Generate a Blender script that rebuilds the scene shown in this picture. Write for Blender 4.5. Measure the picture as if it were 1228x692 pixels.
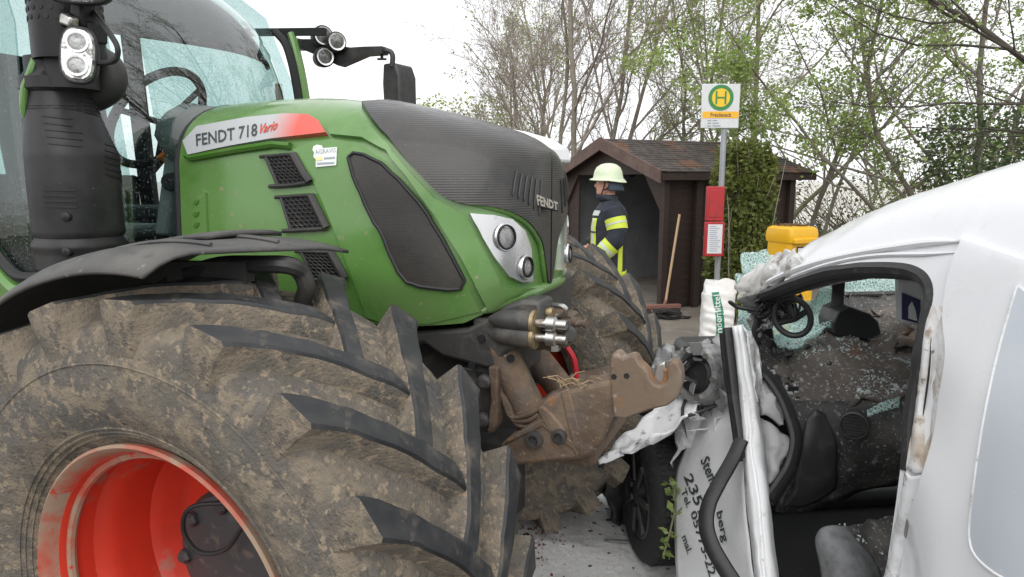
import bpy, bmesh, math, random
from mathutils import Vector, Matrix, noise
from mathutils.bvhtree import BVHTree
from mathutils.geometry import delaunay_2d_cdt
R = math.radians
V = Vector
sc = bpy.context.scene
COL = sc.collection
for o in list(bpy.data.objects): bpy.data.objects.remove(o)
random.seed(4)

# ---------------------------------------------------------------- camera
FPX, CX, CY, CAMH, PITCH = 820.0, 614.0, 346.0, 1.72, 9.0
cd = bpy.data.cameras.new('camera'); cam = bpy.data.objects.new('camera', cd); COL.objects.link(cam)
cam.location = (0, 0, CAMH); cam.rotation_euler = (R(90 - PITCH), 0, 0)
cd.sensor_width = 36; cd.lens = FPX / 1228 * 36; cd.clip_start = .05; cd.clip_end = 2000
sc.camera = cam
# ---------------------------------------------------------------- overcast daylight
SUN_EL, SUN_AZ = 50, 180
w = bpy.data.worlds.new('World'); sc.world = w; w.use_nodes = True
nt = w.node_tree; nt.nodes.clear()
sky = nt.nodes.new('ShaderNodeTexSky'); sky.sky_type = 'NISHITA'; sky.sun_disc = False
sky.sun_elevation = R(SUN_EL); sky.sun_rotation = R(SUN_AZ); sky.air_density = 1.0; sky.dust_density = 1.0; sky.ozone_density = 1.0
hs = nt.nodes.new('ShaderNodeHueSaturation'); hs.inputs['Saturation'].default_value = .10; hs.inputs['Value'].default_value = 1.0
bg = nt.nodes.new('ShaderNodeBackground'); bg.inputs['Strength'].default_value = .138
wo = nt.nodes.new('ShaderNodeOutputWorld')
cl = nt.nodes.new('ShaderNodeMix'); cl.data_type = 'RGBA'; cl.inputs[0].default_value = .82; cl.inputs[7].default_value = (7.6, 7.7, 7.9, 1)   # closed cloud cover
nt.links.new(sky.outputs[0], hs.inputs['Color']); nt.links.new(hs.outputs[0], cl.inputs[6]); nt.links.new(cl.outputs[2], bg.inputs['Color']); nt.links.new(bg.outputs[0], wo.inputs['Surface'])
sl = bpy.data.lights.new('sun', 'SUN'); sl.energy = 1.5; sl.angle = R(75); sl.color = (1, .97, .93)
so = bpy.data.objects.new('sun', sl); COL.objects.link(so)
sd = V((math.sin(R(SUN_AZ)) * math.cos(R(SUN_EL)), math.cos(R(SUN_AZ)) * math.cos(R(SUN_EL)), math.sin(R(SUN_EL))))
so.rotation_euler = sd.to_track_quat('Z', 'Y').to_euler()
sc.view_settings.view_transform = 'Standard'; sc.view_settings.look = 'None'; sc.view_settings.exposure = 0.42; sc.view_settings.gamma = 1
sc.render.engine = 'CYCLES'; sc.cycles.max_bounces = 8; sc.cycles.transparent_max_bounces = 16; sc.cycles.use_denoising = True

# ---------------------------------------------------------------- survey: turning directions in the photograph into points of the place
_c, _s = math.cos(R(PITCH)), math.sin(R(PITCH))
CAM = V((0, 0, CAMH))
def ray(px, py):
    x, u = (px - CX) / FPX, -(py - CY) / FPX
    return V((x, _c + u * _s, -_s + u * _c))
def W(px, py, zc): return CAM + ray(px, py) * zc
def ground(px, py, z=0.0):
    d = ray(px, py); return CAM + d * ((z - CAMH) / d.z)
def frame(origin, xdir):
    x = V((xdir[0], xdir[1], 0)).normalized(); z = V((0, 0, 1)); y = z.cross(x)
    return Matrix(((x.x, y.x, 0, origin[0]), (x.y, y.y, 0, origin[1]), (0, 0, 1, origin[2]), (0, 0, 0, 1)))
FT = frame((-.3645, 2.5335, 0), (.9225, -.386))          # tractor: x forward, y to its left, z up
FV = frame((.96, 1.6, 0), (-.1, .995))                    # van: x forward, y to its left, z up (cabin at negative y)
FTi, FVi = FT.inverted(), FV.inverted()
def onplane(inv, px, py, axis, val):
    o = inv @ CAM; d = inv.to_3x3() @ ray(px, py)
    return o + d * ((val - o[axis]) / d[axis])
def T(px, py, v): return onplane(FTi, px, py, 1, v)       # point of the tractor on its plane y = v
def TU(px, py, u): return onplane(FTi, px, py, 0, u)
def VA(px, py, a): return onplane(FVi, px, py, 0, a)      # point of the van on its plane x = a
def VBp(px, py, b): return onplane(FVi, px, py, 1, -b)

# ---------------------------------------------------------------- objects
def link(o, parent=None):
    COL.objects.link(o)
    if parent: o.parent = parent
    return o
def empty(name, mtx=None, parent=None):
    o = bpy.data.objects.new(name, None); o.empty_display_size = .2
    if mtx is not None: o.matrix_world = mtx
    return link(o, parent)
def tag(o, label=None, cat=None, group=None, kind=None):
    if label: o['label'] = label
    if cat: o['category'] = cat
    if group: o['group'] = group
    if kind: o['kind'] = kind
    return o
def basis(ax):
    ax = V(ax).normalized(); h = V((0, 0, 1)) if abs(ax.z) < .9 else V((1, 0, 0))
    x = h.cross(ax).normalized(); return x, ax.cross(x), ax
def dens(pts, step):
    out = []
    n = len(pts)
    for i in range(n):
        a, b = V(pts[i]), V(pts[(i + 1) % n]); k = max(1, int((b - a).length / step))
        out += [a.lerp(b, j / k) for j in range(k)]
    return out
def spline(pts, n=6):
    P = [V(p) for p in pts]; out = []
    for i in range(len(P) - 1):
        a = P[i - 1] if i else P[0] * 2 - P[1]; b, c = P[i], P[i + 1]; d = P[i + 2] if i + 2 < len(P) else c * 2 - b
        for j in range(n):
            t = j / n
            out.append(.5 * ((2 * b) + (c - a) * t + (2 * a - 5 * b + 4 * c - d) * t * t + (3 * b - a - 3 * c + d) * t ** 3))
    return out + [P[-1]]
def lerp_table(x, tab):
    if x <= tab[0][0]: return tab[0][1]
    for (x0, y0), (x1, y1) in zip(tab, tab[1:]):
        if x <= x1:
            t = (x - x0) / (x1 - x0); return y0 + (y1 - y0) * t
    return tab[-1][1]

SPLIT = {'inner_lining', 'post', 'paint_chip', 'corner_brace', 'eye', 'pupil', 'mount_nut', 'bolt_hole', 'rafter', 'wall_plate', 'cover_spoke', 'cover_slot', 'vent_slat', 'guard_rib', 'casting_hole', 'rib', 'handle_slot', 'bolt', 'hydraulic_line', 'name_line', 'back_stripe', 'sheet_crease', 'hydraulic_fitting', 'pin', 'bench_plank', 'door_writing_line'}
class MB:
    def __init__(s): s.v = []; s.f = []; s.mi = []; s.m = 0
    def add(s, vs, fs):
        k = len(s.v); s.v += [tuple(x) for x in vs]
        for f in fs: s.f.append(tuple(i + k for i in f)); s.mi.append(s.m)
        return s
    def box(s, c, d, rot=None):
        c = V(c); vs = [V((x * d[0] / 2, y * d[1] / 2, z * d[2] / 2)) for x in (-1, 1) for y in (-1, 1) for z in (-1, 1)]
        if rot is not None: vs = [rot @ q for q in vs]
        return s.add([c + q for q in vs], [(0, 1, 3, 2), (4, 6, 7, 5), (0, 4, 5, 1), (2, 3, 7, 6), (0, 2, 6, 4), (1, 5, 7, 3)])
    def bar(s, a, b, wd, ht, up=(0, 0, 1)):
        a, b = V(a), V(b); x = (b - a).normalized(); y = V(up).cross(x).normalized(); z = x.cross(y)
        return s.box((a + b) / 2, ((b - a).length, wd, ht), Matrix((x, y, z)).transposed())
    def tube(s, pts, r, n=8, cap=True, flat=1.0):
        P = [V(p) for p in pts]; m = len(P); rs = r if hasattr(r, '__len__') else [r] * m
        t0 = (P[1] - P[0]).normalized(); x, y, _ = basis(t0); vs = []
        for i in range(m):
            t = (P[min(i + 1, m - 1)] - P[max(i - 1, 0)])
            if t.length < 1e-9: t = t0
            t = t.normalized(); x = (x - t * x.dot(t)); x = x.normalized() if x.length > 1e-6 else basis(t)[0]; y = t.cross(x)
            vs += [P[i] + (x * math.cos(k / n * 6.28319) + y * flat * math.sin(k / n * 6.28319)) * rs[i] for k in range(n)]
        fs = [(i * n + k, i * n + (k + 1) % n, (i + 1) * n + (k + 1) % n, (i + 1) * n + k) for i in range(m - 1) for k in range(n)]
        if cap: fs += [tuple(range(n - 1, -1, -1)), tuple(range((m - 1) * n, m * n))]
        return s.add(vs, fs)
    def lathe(s, prof, o, ax, n=24, cap=True):
        x, y, z = basis(ax); o = V(o); m = len(prof)
        vs = [o + z * h + (x * math.cos(k / n * 6.28319) + y * math.sin(k / n * 6.28319)) * r for r, h in prof for k in range(n)]
        fs = [(i * n + k, i * n + (k + 1) % n, (i + 1) * n + (k + 1) % n, (i + 1) * n + k) for i in range(m - 1) for k in range(n)]
        if cap: fs += [tuple(range(n - 1, -1, -1)), tuple(range((m - 1) * n, m * n))]
        return s.add(vs, fs)
    def prism(s, poly, vec):
        P = [V(p) for p in poly]; n = len(P); vec = V(vec)
        nrm = V((0, 0, 0))
        for i in range(n): nrm += P[i].cross(P[(i + 1) % n])
        if nrm.dot(vec) > 0: P.reverse()
        vs = P + [p + vec for p in P]
        return s.add(vs, [tuple(range(n)), tuple(range(2 * n - 1, n - 1, -1))] + [(i, i + n, (i + 1) % n + n, (i + 1) % n) for i in range(n)])
    def grid(s, fn, nu, nv, wrap=False):
        vs = [fn(i / nu, j / nv) for i in range(nu + 1) for j in range(nv + 1)]
        return s.add(vs, [(i * (nv + 1) + j, (i + 1) * (nv + 1) + j, (i + 1) * (nv + 1) + j + 1, i * (nv + 1) + j + 1) for i in range(nu) for j in range(nv)])
    def loft(s, rings, cap=True):
        n = len(rings[0]); m = len(rings); vs = [p for r in rings for p in r]
        fs = [(i * n + k, i * n + (k + 1) % n, (i + 1) * n + (k + 1) % n, (i + 1) * n + k) for i in range(m - 1) for k in range(n)]
        if cap: fs += [tuple(range(n - 1, -1, -1)), tuple(range((m - 1) * n, m * n))]
        return s.add(vs, fs)
    def mesh(s, name, mats, ang=35, fix=True):
        me = bpy.data.meshes.new(name); me.from_pydata(s.v, [], s.f)
        if not isinstance(mats, (list, tuple)): mats = [mats]
        for m in mats: me.materials.append(m)
        if len(mats) > 1: me.polygons.foreach_set('material_index', s.mi)
        me.validate()
        if fix:
            b = bmesh.new(); b.from_mesh(me); bmesh.ops.recalc_face_normals(b, faces=b.faces); b.to_mesh(me); b.free()
        if ang:
            me.polygons.foreach_set('use_smooth', [True] * len(me.polygons)); me.set_sharp_from_angle(angle=R(ang))
        me.update(); return me
    def islands(s):
        p = list(range(len(s.v)))
        def find(i):
            while p[i] != i: p[i] = p[p[i]]; i = p[i]
            return i
        for f in s.f:
            r = find(f[0])
            for i in f[1:]: p[find(i)] = r
        out = {}
        for f, mi in zip(s.f, s.mi): out.setdefault(find(f[0]), []).append((f, mi))
        res = []
        for fs in out.values():
            ids = sorted({i for f, _ in fs for i in f}); mp = {i: k for k, i in enumerate(ids)}; b = MB(); b.v = [s.v[i] for i in ids]; b.f = [tuple(mp[i] for i in f) for f, _ in fs]; b.mi = [m for _, m in fs]; res.append(b)
        return res
    def build(s, name, mats, parent=None, *a, **k):
        if name in SPLIT:
            return [b.build1(name, mats, parent, *a, **k) for b in s.islands()][0]
        return s.build1(name, mats, parent, *a, **k)
    def build1(s, name, mats, parent=None, ang=35, bevel=0, thick=0, sub=0, fix=True, loc=None):
        o = bpy.data.objects.new(name, s.mesh(name, mats, ang, fix)); link(o, parent)
        if loc is not None: o.location = loc
        if thick:
            m = o.modifiers.new('s', 'SOLIDIFY'); m.thickness = thick; m.offset = 0
        if sub:
            m = o.modifiers.new('u', 'SUBSURF'); m.levels = m.render_levels = sub
        if bevel:
            m = o.modifiers.new('b', 'BEVEL'); m.width = bevel; m.segments = 2; m.limit_method = 'ANGLE'; m.angle_limit = R(30)
        return o

def inside(p, poly):
    x, y = p; r = False; n = len(poly)
    for i in range(n):
        x0, y0 = poly[i]; x1, y1 = poly[i - 1]
        if (y0 > y) != (y1 > y) and x < (x1 - x0) * (y - y0) / (y1 - y0) + x0: r = not r
    return r
class Surf:
    """a surface f(a, b) in a thing's own coordinates; panels are cut from it and lie on it"""
    def __init__(s, f, a, b, n, m, inv, flip=1):
        s.f, s.a, s.b, s.inv = f, a, b, inv; s.n, s.m = n, m; vs = []; s.par = []
        for i in range(n + 1):
            for j in range(m + 1):
                q = (a[0] + (a[1] - a[0]) * i / n, b[0] + (b[1] - b[0]) * j / m); s.par.append(q); vs.append(V(f(*q)))
        s.vs = vs; s.tri = []
        for i in range(n):
            for j in range(m):
                k = i * (m + 1) + j; s.tri += [(k, k + m + 1, k + m + 2), (k, k + m + 2, k + 1)]
        s.bvh = BVHTree.FromPolygons(vs, s.tri); s.flip = flip; s.mir = 1
    def hit(s, px, py, far=False):
        for dy in (0, .7, 1.5, 2.5, 4, 6, 8, 11, 15):
            for dx in (0, -dy, dy):
                o = s.inv @ CAM; d = s.inv.to_3x3() @ ray(px + dx, py + dy)
                p, nn, i, t = s.bvh.ray_cast(o, d)
                if p is not None:
                    A, B, C = (s.vs[k] for k in s.tri[i]); a, b, c = (s.par[k] for k in s.tri[i])
                    v0, v1, v2 = B - A, C - A, p - A; d00, d01, d11, d20, d21 = v0.dot(v0), v0.dot(v1), v1.dot(v1), v2.dot(v0), v2.dot(v1)
                    D = d00 * d11 - d01 * d01
                    if abs(D) < 1e-14: return a
                    y = (d11 * d20 - d01 * d21) / D; z = (d00 * d21 - d01 * d20) / D; x = 1 - y - z
                    return (a[0] * x + b[0] * y + c[0] * z, a[1] * x + b[1] * y + c[1] * z)
        return None
    def nrm(s, a, b):
        e = 1e-3; a = min(max(a, s.a[0] + e), s.a[1] - e); b = min(max(b, s.b[0] + e), s.b[1] - e)
        n = (V(s.f(a + e, b)) - V(s.f(a - e, b))).cross(V(s.f(a, b + e)) - V(s.f(a, b - e)))
        return n.normalized() * s.flip if n.length > 1e-12 else V((0, 0, 1))
    def at(s, a, b, off=0):
        b *= s.mir; return V(s.f(a, b)) + s.nrm(a, b) * off
    def pt(s, px, py, off=0):
        h = s.hit(px, py); return s.at(h[0], h[1], off)
    def px2ab(s, poly, step=6):
        out = []
        for p in dens([V((x, y, 0)) for x, y in poly], step):
            h = s.hit(p.x, p.y)
            if h and (not out or (abs(h[0] - out[-1][0]) + abs(h[1] - out[-1][1])) > 1e-4): out.append(h)
        return out
    def panel(s, mb, ab, off, grid=.03, skirt=.01, holes=(), mirror=False, scale=None):
        """cut ab (polygon in parameters) from the surface, lift it by off and give it side walls"""
        p0 = s.f(*ab[0])
        # metric scale of the parameters
        am = sum(q[0] for q in ab) / len(ab); bm_ = sum(q[1] for q in ab) / len(ab); e = 1e-3
        sa = scale[0] if scale else max(1e-3, (V(s.f(min(am + e, s.a[1]), bm_)) - V(s.f(max(am - e, s.a[0]), bm_))).length / (2 * e))
        sb = scale[1] if scale else max(1e-3, (V(s.f(am, min(bm_ + e, s.b[1]))) - V(s.f(am, max(bm_ - e, s.b[0])))).length / (2 * e))
        loops = [ab] + list(holes); pts = []; edges = []
        for lp in loops:
            k = len(pts); pts += [V((a * sa, b * sb)) for a, b in lp]; edges += [(k + i, k + (i + 1) % len(lp)) for i in range(len(lp))]
        P2 = [(a * sa, b * sb) for a, b in ab]; H2 = [[(a * sa, b * sb) for a, b in h] for h in holes]
        x0, x1 = min(p[0] for p in P2), max(p[0] for p in P2); y0, y1 = min(p[1] for p in P2), max(p[1] for p in P2)
        nx, ny = int((x1 - x0) / grid), int((y1 - y0) / grid)
        nb = len(pts)
        for i in range(nx + 1):
            for j in range(ny + 1):
                q = (x0 + (i + .5) * grid, y0 + (j + .5 * (i % 2) + .25) * grid)
                if inside(q, P2) and not any(inside(q, h) for h in H2):
                    if min((V(q) - pts[k]).length for k in range(nb)) > grid * .45: pts.append(V(q))
        r = delaunay_2d_cdt(pts, edges, [], 0, 1e-6)
        vo, fo = r[0], r[2]
        tri = []
        for f in fo:
            c = (sum(vo[i].x for i in f) / 3, sum(vo[i].y for i in f) / 3)
            if inside(c, P2) and not any(inside(c, h) for h in H2): tri.append(tuple(f))
        for sg in ((1, -1) if mirror else (1,)):
            top = [s.at(q.x / sa, q.y / sb * sg, off) for q in vo]
            fs = [t if sg > 0 else t[::-1] for t in tri]
            vs = list(top)
            if skirt:
                cnt = {}
                for t in tri:
                    for i in range(3):
                        ed = (t[i], t[(i + 1) % 3]); k = (min(ed), max(ed)); cnt[k] = None if k in cnt else ed
                low = {}
                for ed in cnt.values():
                    if ed is None: continue
                    for i in ed:
                        if i not in low: low[i] = len(vs); vs.append(s.at(vo[i].x / sa, vo[i].y / sb * sg, off - skirt))
                    q = (ed[1], ed[0], low[ed[0]], low[ed[1]]); fs.append(q if sg > 0 else q[::-1])
            mb.add(vs, fs)
        return mb
    def drape(s, mb, poly_px, off, grid=.03, skirt=.01, step=6, mirror=False): return s.panel(mb, s.px2ab(poly_px, step), off, grid, skirt, mirror=mirror)
    def line(s, mb, path_px, r, off=0, n=6, flat=1, step=6, mirror=False, smooth=False):
        P = spline([V((x, y, 0)) for x, y in path_px], 4) if smooth else dens([V((x, y, 0)) for x, y in path_px], step)[:-max(1, int((V(path_px[0]) - V(path_px[-1])).length / step))] + [V((*path_px[-1], 0))]
        hs = [h for h in (s.hit(p.x, p.y) for p in P) if h]
        m = len(hs); rr = [r * min(1, .12 + i / 5, .12 + (m - 1 - i) / 5) for i in range(m)] if smooth else r
        mb.tube([s.at(h[0], h[1], off) for h in hs], rr, n, True, flat)
        return mb

def text2d(txt, bold=0.0, shear=0.0, res=2):
    """outlines of writing as a flat mesh, x and y scaled to 0..1"""
    c = bpy.data.curves.new('writing', 'FONT'); c.body = txt; c.size = 1; c.resolution_u = res; c.offset = bold; c.shear = shear
    o = bpy.data.objects.new('writing', c); COL.objects.link(o)
    dg = bpy.context.evaluated_depsgraph_get(); me = o.evaluated_get(dg).to_mesh()
    vs = [tuple(v.co) for v in me.vertices]; fs = [tuple(p.vertices) for p in me.polygons]
    o.evaluated_get(dg).to_mesh_clear(); bpy.data.objects.remove(o); bpy.data.curves.remove(c)
    x0 = min(v[0] for v in vs); x1 = max(v[0] for v in vs); y0 = min(v[1] for v in vs); y1 = max(v[1] for v in vs)
    return [((v[0] - x0) / (x1 - x0), (v[1] - y0) / (y1 - y0)) for v in vs], fs
def quadmap(q, u, v):   # q = TL, TR, BR, BL
    a = V(q[3]).lerp(V(q[2]), u); b = V(q[0]).lerp(V(q[1]), u); return a.lerp(b, v)
def text_on(mb, txt, q3, off=V((0, 0, 0)), **k):
    vs, fs = text2d(txt, **k); return mb.add([quadmap(q3, *p) + off for p in vs], fs)
def text_drape(mb, surf, txt, qpx, off, **k):
    vs, fs = text2d(txt, **k); out = []
    for p in vs:
        q = quadmap([V((x, y)) for x, y in qpx], *p); out.append(surf.pt(q.x, q.y, off))
    return mb.add(out, fs)
# ---------------------------------------------------------------- materials
def mat(name, col, rough=.5, metal=0.0, layers=(), bump=None, coat=0.0, emit=None, wave=None, spec=.5, sub=0.0):
    m = bpy.data.materials.new(name); m.use_nodes = True; n = m.node_tree.nodes; l = m.node_tree.links
    b = n['Principled BSDF']; tc = n.new('ShaderNodeTexCoord')
    b.inputs['Metallic'].default_value = metal; b.inputs['Coat Weight'].default_value = coat; b.inputs['Specular IOR Level'].default_value = spec
    b.inputs['Coat Roughness'].default_value = .12
    rgb = n.new('ShaderNodeRGB'); rgb.outputs[0].default_value = (*col, 1); cur = rgb.outputs[0]
    rv = n.new('ShaderNodeValue'); rv.outputs[0].default_value = rough; rc = rv.outputs[0]
    mc = None
    for L in layers:   # (colour, noise scale, from, to, roughness, stretch)
        c2, s, lo, hi, r2 = L[:5]; st = L[5] if len(L) > 5 else (1, 1, 1)
        mp = n.new('ShaderNodeMapping'); mp.inputs['Scale'].default_value = st; mp.inputs['Location'].default_value = (s * .37, s * .11, 0)
        no = n.new('ShaderNodeTexNoise'); no.inputs['Scale'].default_value = s; no.inputs['Detail'].default_value = 9; no.inputs['Roughness'].default_value = .62
        l.new(tc.outputs['Object'], mp.inputs[0]); l.new(mp.outputs[0], no.inputs['Vector'])
        mr = n.new('ShaderNodeMapRange'); mr.inputs[1].default_value = lo; mr.inputs[2].default_value = hi; l.new(no.outputs[0], mr.inputs[0])
        mx = n.new('ShaderNodeMix'); mx.data_type = 'RGBA'; l.new(mr.outputs[0], mx.inputs[0]); l.new(cur, mx.inputs[6]); mx.inputs[7].default_value = (*c2, 1); cur = mx.outputs[2]
        mf = n.new('ShaderNodeMix'); l.new(mr.outputs[0], mf.inputs[0]); l.new(rc, mf.inputs[2]); mf.inputs[3].default_value = r2; rc = mf.outputs[0]
    l.new(cur, b.inputs['Base Color']); l.new(rc, b.inputs['Roughness'])
    nin = None
    if wave:           # (scale, direction, strength, distance)
        wv = n.new('ShaderNodeTexWave'); wv.bands_direction = wave[1]; wv.inputs['Scale'].default_value = wave[0]; l.new(tc.outputs['Object'], wv.inputs['Vector'])
        bp = n.new('ShaderNodeBump'); bp.inputs['Strength'].default_value = wave[2]; bp.inputs['Distance'].default_value = wave[3]; l.new(wv.outputs['Fac'], bp.inputs['Height']); nin = bp.outputs[0]
    for B in (bump or ()):  # (scale, strength, distance)
        no = n.new('ShaderNodeTexNoise'); no.inputs['Scale'].default_value = B[0]; no.inputs['Detail'].default_value = 8; no.inputs['Roughness'].default_value = .6; l.new(tc.outputs['Object'], no.inputs['Vector'])
        bp = n.new('ShaderNodeBump'); bp.inputs['Strength'].default_value = B[1]; bp.inputs['Distance'].default_value = B[2]; l.new(no.outputs[0], bp.inputs['Height'])
        if nin: l.new(nin, bp.inputs['Normal'])
        nin = bp.outputs[0]
    if nin: l.new(nin, b.inputs['Normal'])
    return m
def glass(name, tint, rough=.02, ior=1.45, haze=None, milk=0.0):
    m = bpy.data.materials.new(name); m.use_nodes = True; n = m.node_tree.nodes; l = m.node_tree.links; n.clear()
    t = n.new('ShaderNodeBsdfTransparent'); t.inputs[0].default_value = (*tint, 1)
    g = n.new('ShaderNodeBsdfGlossy'); g.inputs['Roughness'].default_value = rough; g.inputs[0].default_value = (1, 1, 1, 1)
    f = n.new('ShaderNodeFresnel'); ge = n.new('ShaderNodeNewGeometry'); mm = n.new('ShaderNodeMapRange'); mm.inputs[3].default_value = ior; mm.inputs[4].default_value = 1 / ior; l.new(ge.outputs['Backfacing'], mm.inputs[0]); l.new(mm.outputs[0], f.inputs[0])
    mx = n.new('ShaderNodeMixShader'); o = n.new('ShaderNodeOutputMaterial')
    l.new(f.outputs[0], mx.inputs[0]); l.new(t.outputs[0], mx.inputs[1]); l.new(g.outputs[0], mx.inputs[2]); last = mx.outputs[0]
    if haze:           # (colour, scale, lo, hi, most): dust or cracks that scatter light
        tc = n.new('ShaderNodeTexCoord'); vo = n.new('ShaderNodeTexNoise') if len(haze) < 6 else n.new('ShaderNodeTexVoronoi')
        if len(haze) > 5: vo.feature = 'DISTANCE_TO_EDGE'
        vo.inputs['Scale'].default_value = haze[1]; l.new(tc.outputs['Object'], vo.inputs['Vector'])
        mr = n.new('ShaderNodeMapRange'); mr.inputs[1].default_value = haze[2]; mr.inputs[2].default_value = haze[3]; mr.inputs[3].default_value = milk; mr.inputs[4].default_value = haze[4]; l.new(vo.outputs[0], mr.inputs[0])
        d = n.new('ShaderNodeBsdfDiffuse'); d.inputs[0].default_value = (*haze[0], 1); m2 = n.new('ShaderNodeMixShader')
        l.new(mr.outputs[0], m2.inputs[0]); l.new(last, m2.inputs[1]); l.new(d.outputs[0], m2.inputs[2]); last = m2.outputs[0]
    l.new(last, o.inputs[0]); return m

MUD = (.27, .205, .135); MUD2 = (.17, .13, .09)
m_green = mat('green paint', (.105, .235, .055), .22, 0, [((.16, .21, .10), 2.2, .46, .9, .55), ((.26, .24, .15), 38, .64, .70, .8), ((.24, .22, .14), 110, .66, .70, .8), ((.06, .17, .025), 5, .5, .7, .4)], coat=.5)
m_dgreen = mat('dusty shade green', (.055, .155, .02), .35, 0, [((.13, .15, .07), 9, .5, .8, .7)], coat=.2)  # darker, dusty copy of the hood green with shade put into its colour
m_grille = mat('dark grille mesh', (.017, .017, .017), .34, 0, [((.060, .053, .045), 2.2, .45, .8, .6), ((.055, .050, .044), 8, .5, .7, .6), ((.16, .135, .10), 60, .66, .74, .9)], wave=(42, 'Z', .28, .003), bump=[(5, .2, .02)], coat=.2)
m_ventmesh = mat('fine brown black mesh', (.026, .024, .022), .42, 0, [((.055, .048, .040), 3, .42, .8, .6), ((.16, .135, .10), 70, .68, .74, .9)], wave=(60, 'Z', .15, .001), bump=[(6, .15, .02)])
m_plastic = mat('black plastic', (.022, .022, .024), .42, 0, [((.07, .065, .055), 6, .45, .8, .65), ((.20, .17, .13), 70, .68, .73, .9)], bump=[(250, .12, .001)])
m_shroud = mat('dark metal shroud', (.015, .015, .017), .38, 0, [((.045, .043, .041), 5, .45, .8, .5), ((.22, .2, .16), 90, .70, .75, .9)], spec=.3)
m_fender = mat('dusty fender plastic', (.060, .059, .058), .5, 0, [((.12, .115, .105), 5, .42, .72, .8), ((.26, .23, .18), 50, .64, .7, .9), ((.04, .04, .04), 12, .55, .7, .5)], bump=[(60, .2, .002)])
m_cast = mat('grey castings', (.058, .057, .056), .45, .2, [((.15, .13, .105), 9, .55, .75, .85), ((.04, .04, .04), 18, .55, .7, .5)], bump=[(40, .3, .003)])
m_black = mat('matt black', (.012, .012, .013), .6)
m_seal = mat('black rubber seal', (.018, .018, .019), .5, 0, [((.06, .06, .06), 30, .55, .75, .7)])
m_tyre = mat('muddy tyre rubber', (.080, .080, .080), .7, 0, [((.128, .120, .108), 4.5, .36, .64, .85), ((.180, .155, .122), 3.0, .38, .62, .95), ((.105, .100, .094), 6, .46, .74, .8), ((.225, .188, .142), 13, .49, .58, .95), ((.115, .103, .088), 20, .55, .63, .75), ((.29, .235, .17), 42, .55, .62, .95), ((.080, .075, .070), 60, .60, .70, .8)], bump=[(9, .4, .010), (34, .9, .012), (130, .9, .006)], spec=.3)
m_lugtop = mat('worn rubber', (.017, .018, .020), .55, 0, [((.045, .044, .043), 14, .45, .75, .7), ((.12, .104, .084), 9, .56, .70, .9), ((.15, .125, .095), 60, .64, .74, .9)], bump=[(90, .3, .002)])
m_rim = mat('red rim paint', (.62, .042, .020), .38, 0, [((.40, .03, .015), 3, .5, .8, .5), ((.30, .17, .12), 9, .60, .70, .9), ((.36, .26, .18), 40, .68, .72, .95)], coat=.25)
m_rimmud = mat('rim edge with dried mud', (.45, .07, .04), .6, 0, [((.33, .24, .17), 6, .36, .52, .95), ((.5, .05, .03), 22, .58, .66, .5)], bump=[(60, .3, .004)])
m_hub = mat('dark hub paint', (.055, .055, .058), .45, .2, [((.12, .10, .08), 25, .58, .7, .8)])
m_rust = mat('rusty dirty steel', (.098, .066, .045), .8, 0, [((.18, .130, .090), 5, .42, .6, .9), ((.11, .085, .07), 14, .5, .65, .7), ((.30, .13, .045), 11, .60, .72, .9), ((.24, .19, .14), 60, .60, .68, .9)], bump=[(35, .8, .006), (120, .5, .003)])
m_hookrust = mat('orange rusted hook', (.165, .120, .085), .75, 0, [((.22, .18, .14), 6, .46, .62, .8), ((.27, .15, .075), 5, .52, .66, .85), ((.24, .12, .05), 14, .56, .66, .85), ((.14, .10, .075), 20, .55, .66, .85), ((.32, .29, .27), 22, .62, .7, .5)], bump=[(50, .5, .003)])
m_steel = mat('bright steel', (.55, .54, .52), .3, .9, [((.25, .19, .13), 30, .5, .65, .8)])
m_gold = mat('zinc plated steel', (.38, .30, .17), .45, .7, [((.22, .16, .1), 30, .45, .65, .8)])
m_chrome = mat('chrome reflector', (.74, .74, .74), .24, .8, [((.45, .42, .37), 25, .6, .8, .6)])
m_facet = mat('faceted lamp reflector', (.66, .66, .66), .18, .9, [((.22, .21, .20), 30, .55, .62, .4)], bump=[(22, .6, .012)])
m_silver = mat('silver decal', (.44, .46, .47), .45, .0)
m_ink = mat('dark grey print', (.05, .06, .06), .5)
m_inkred = mat('red print', (.55, .06, .04), .5)
m_white = mat('white plastic', (.78, .79, .80), .4)
m_decal = mat('white sticker', (.74, .78, .74), .5)
m_yelprint = mat('yellow print', (.75, .72, .30), .5)
m_badge = mat('dusty badge', (.40, .37, .31), .4, .3)
m_red = mat('red cable', (.5, .02, .03), .4)
m_orange = mat('orange plastic', (.65, .16, .03), .4)
m_cabgrey = mat('grey cab trim', (.14, .155, .15), .6, 0, [((.2, .21, .2), 6, .4, .7, .7)])
m_cabdark = mat('dark cab trim', (.022, .024, .024), .6, spec=.25)
m_glass = glass('teal cab glass', (.70, .80, .785), .01, 1.5, haze=((.34, .37, .36), 140, .58, .75, .35), milk=.0)
m_screen = glass('curved windscreen glass', (.64, .76, .745), .012, 2.3, haze=((.40, .42, .41), 120, .60, .72, .35), milk=.0)
m_lens = glass('lamp lens', (.75, .77, .77), .05, 1.6, haze=((.45, .44, .42), 40, .3, .8, .6), milk=.12)
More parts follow.
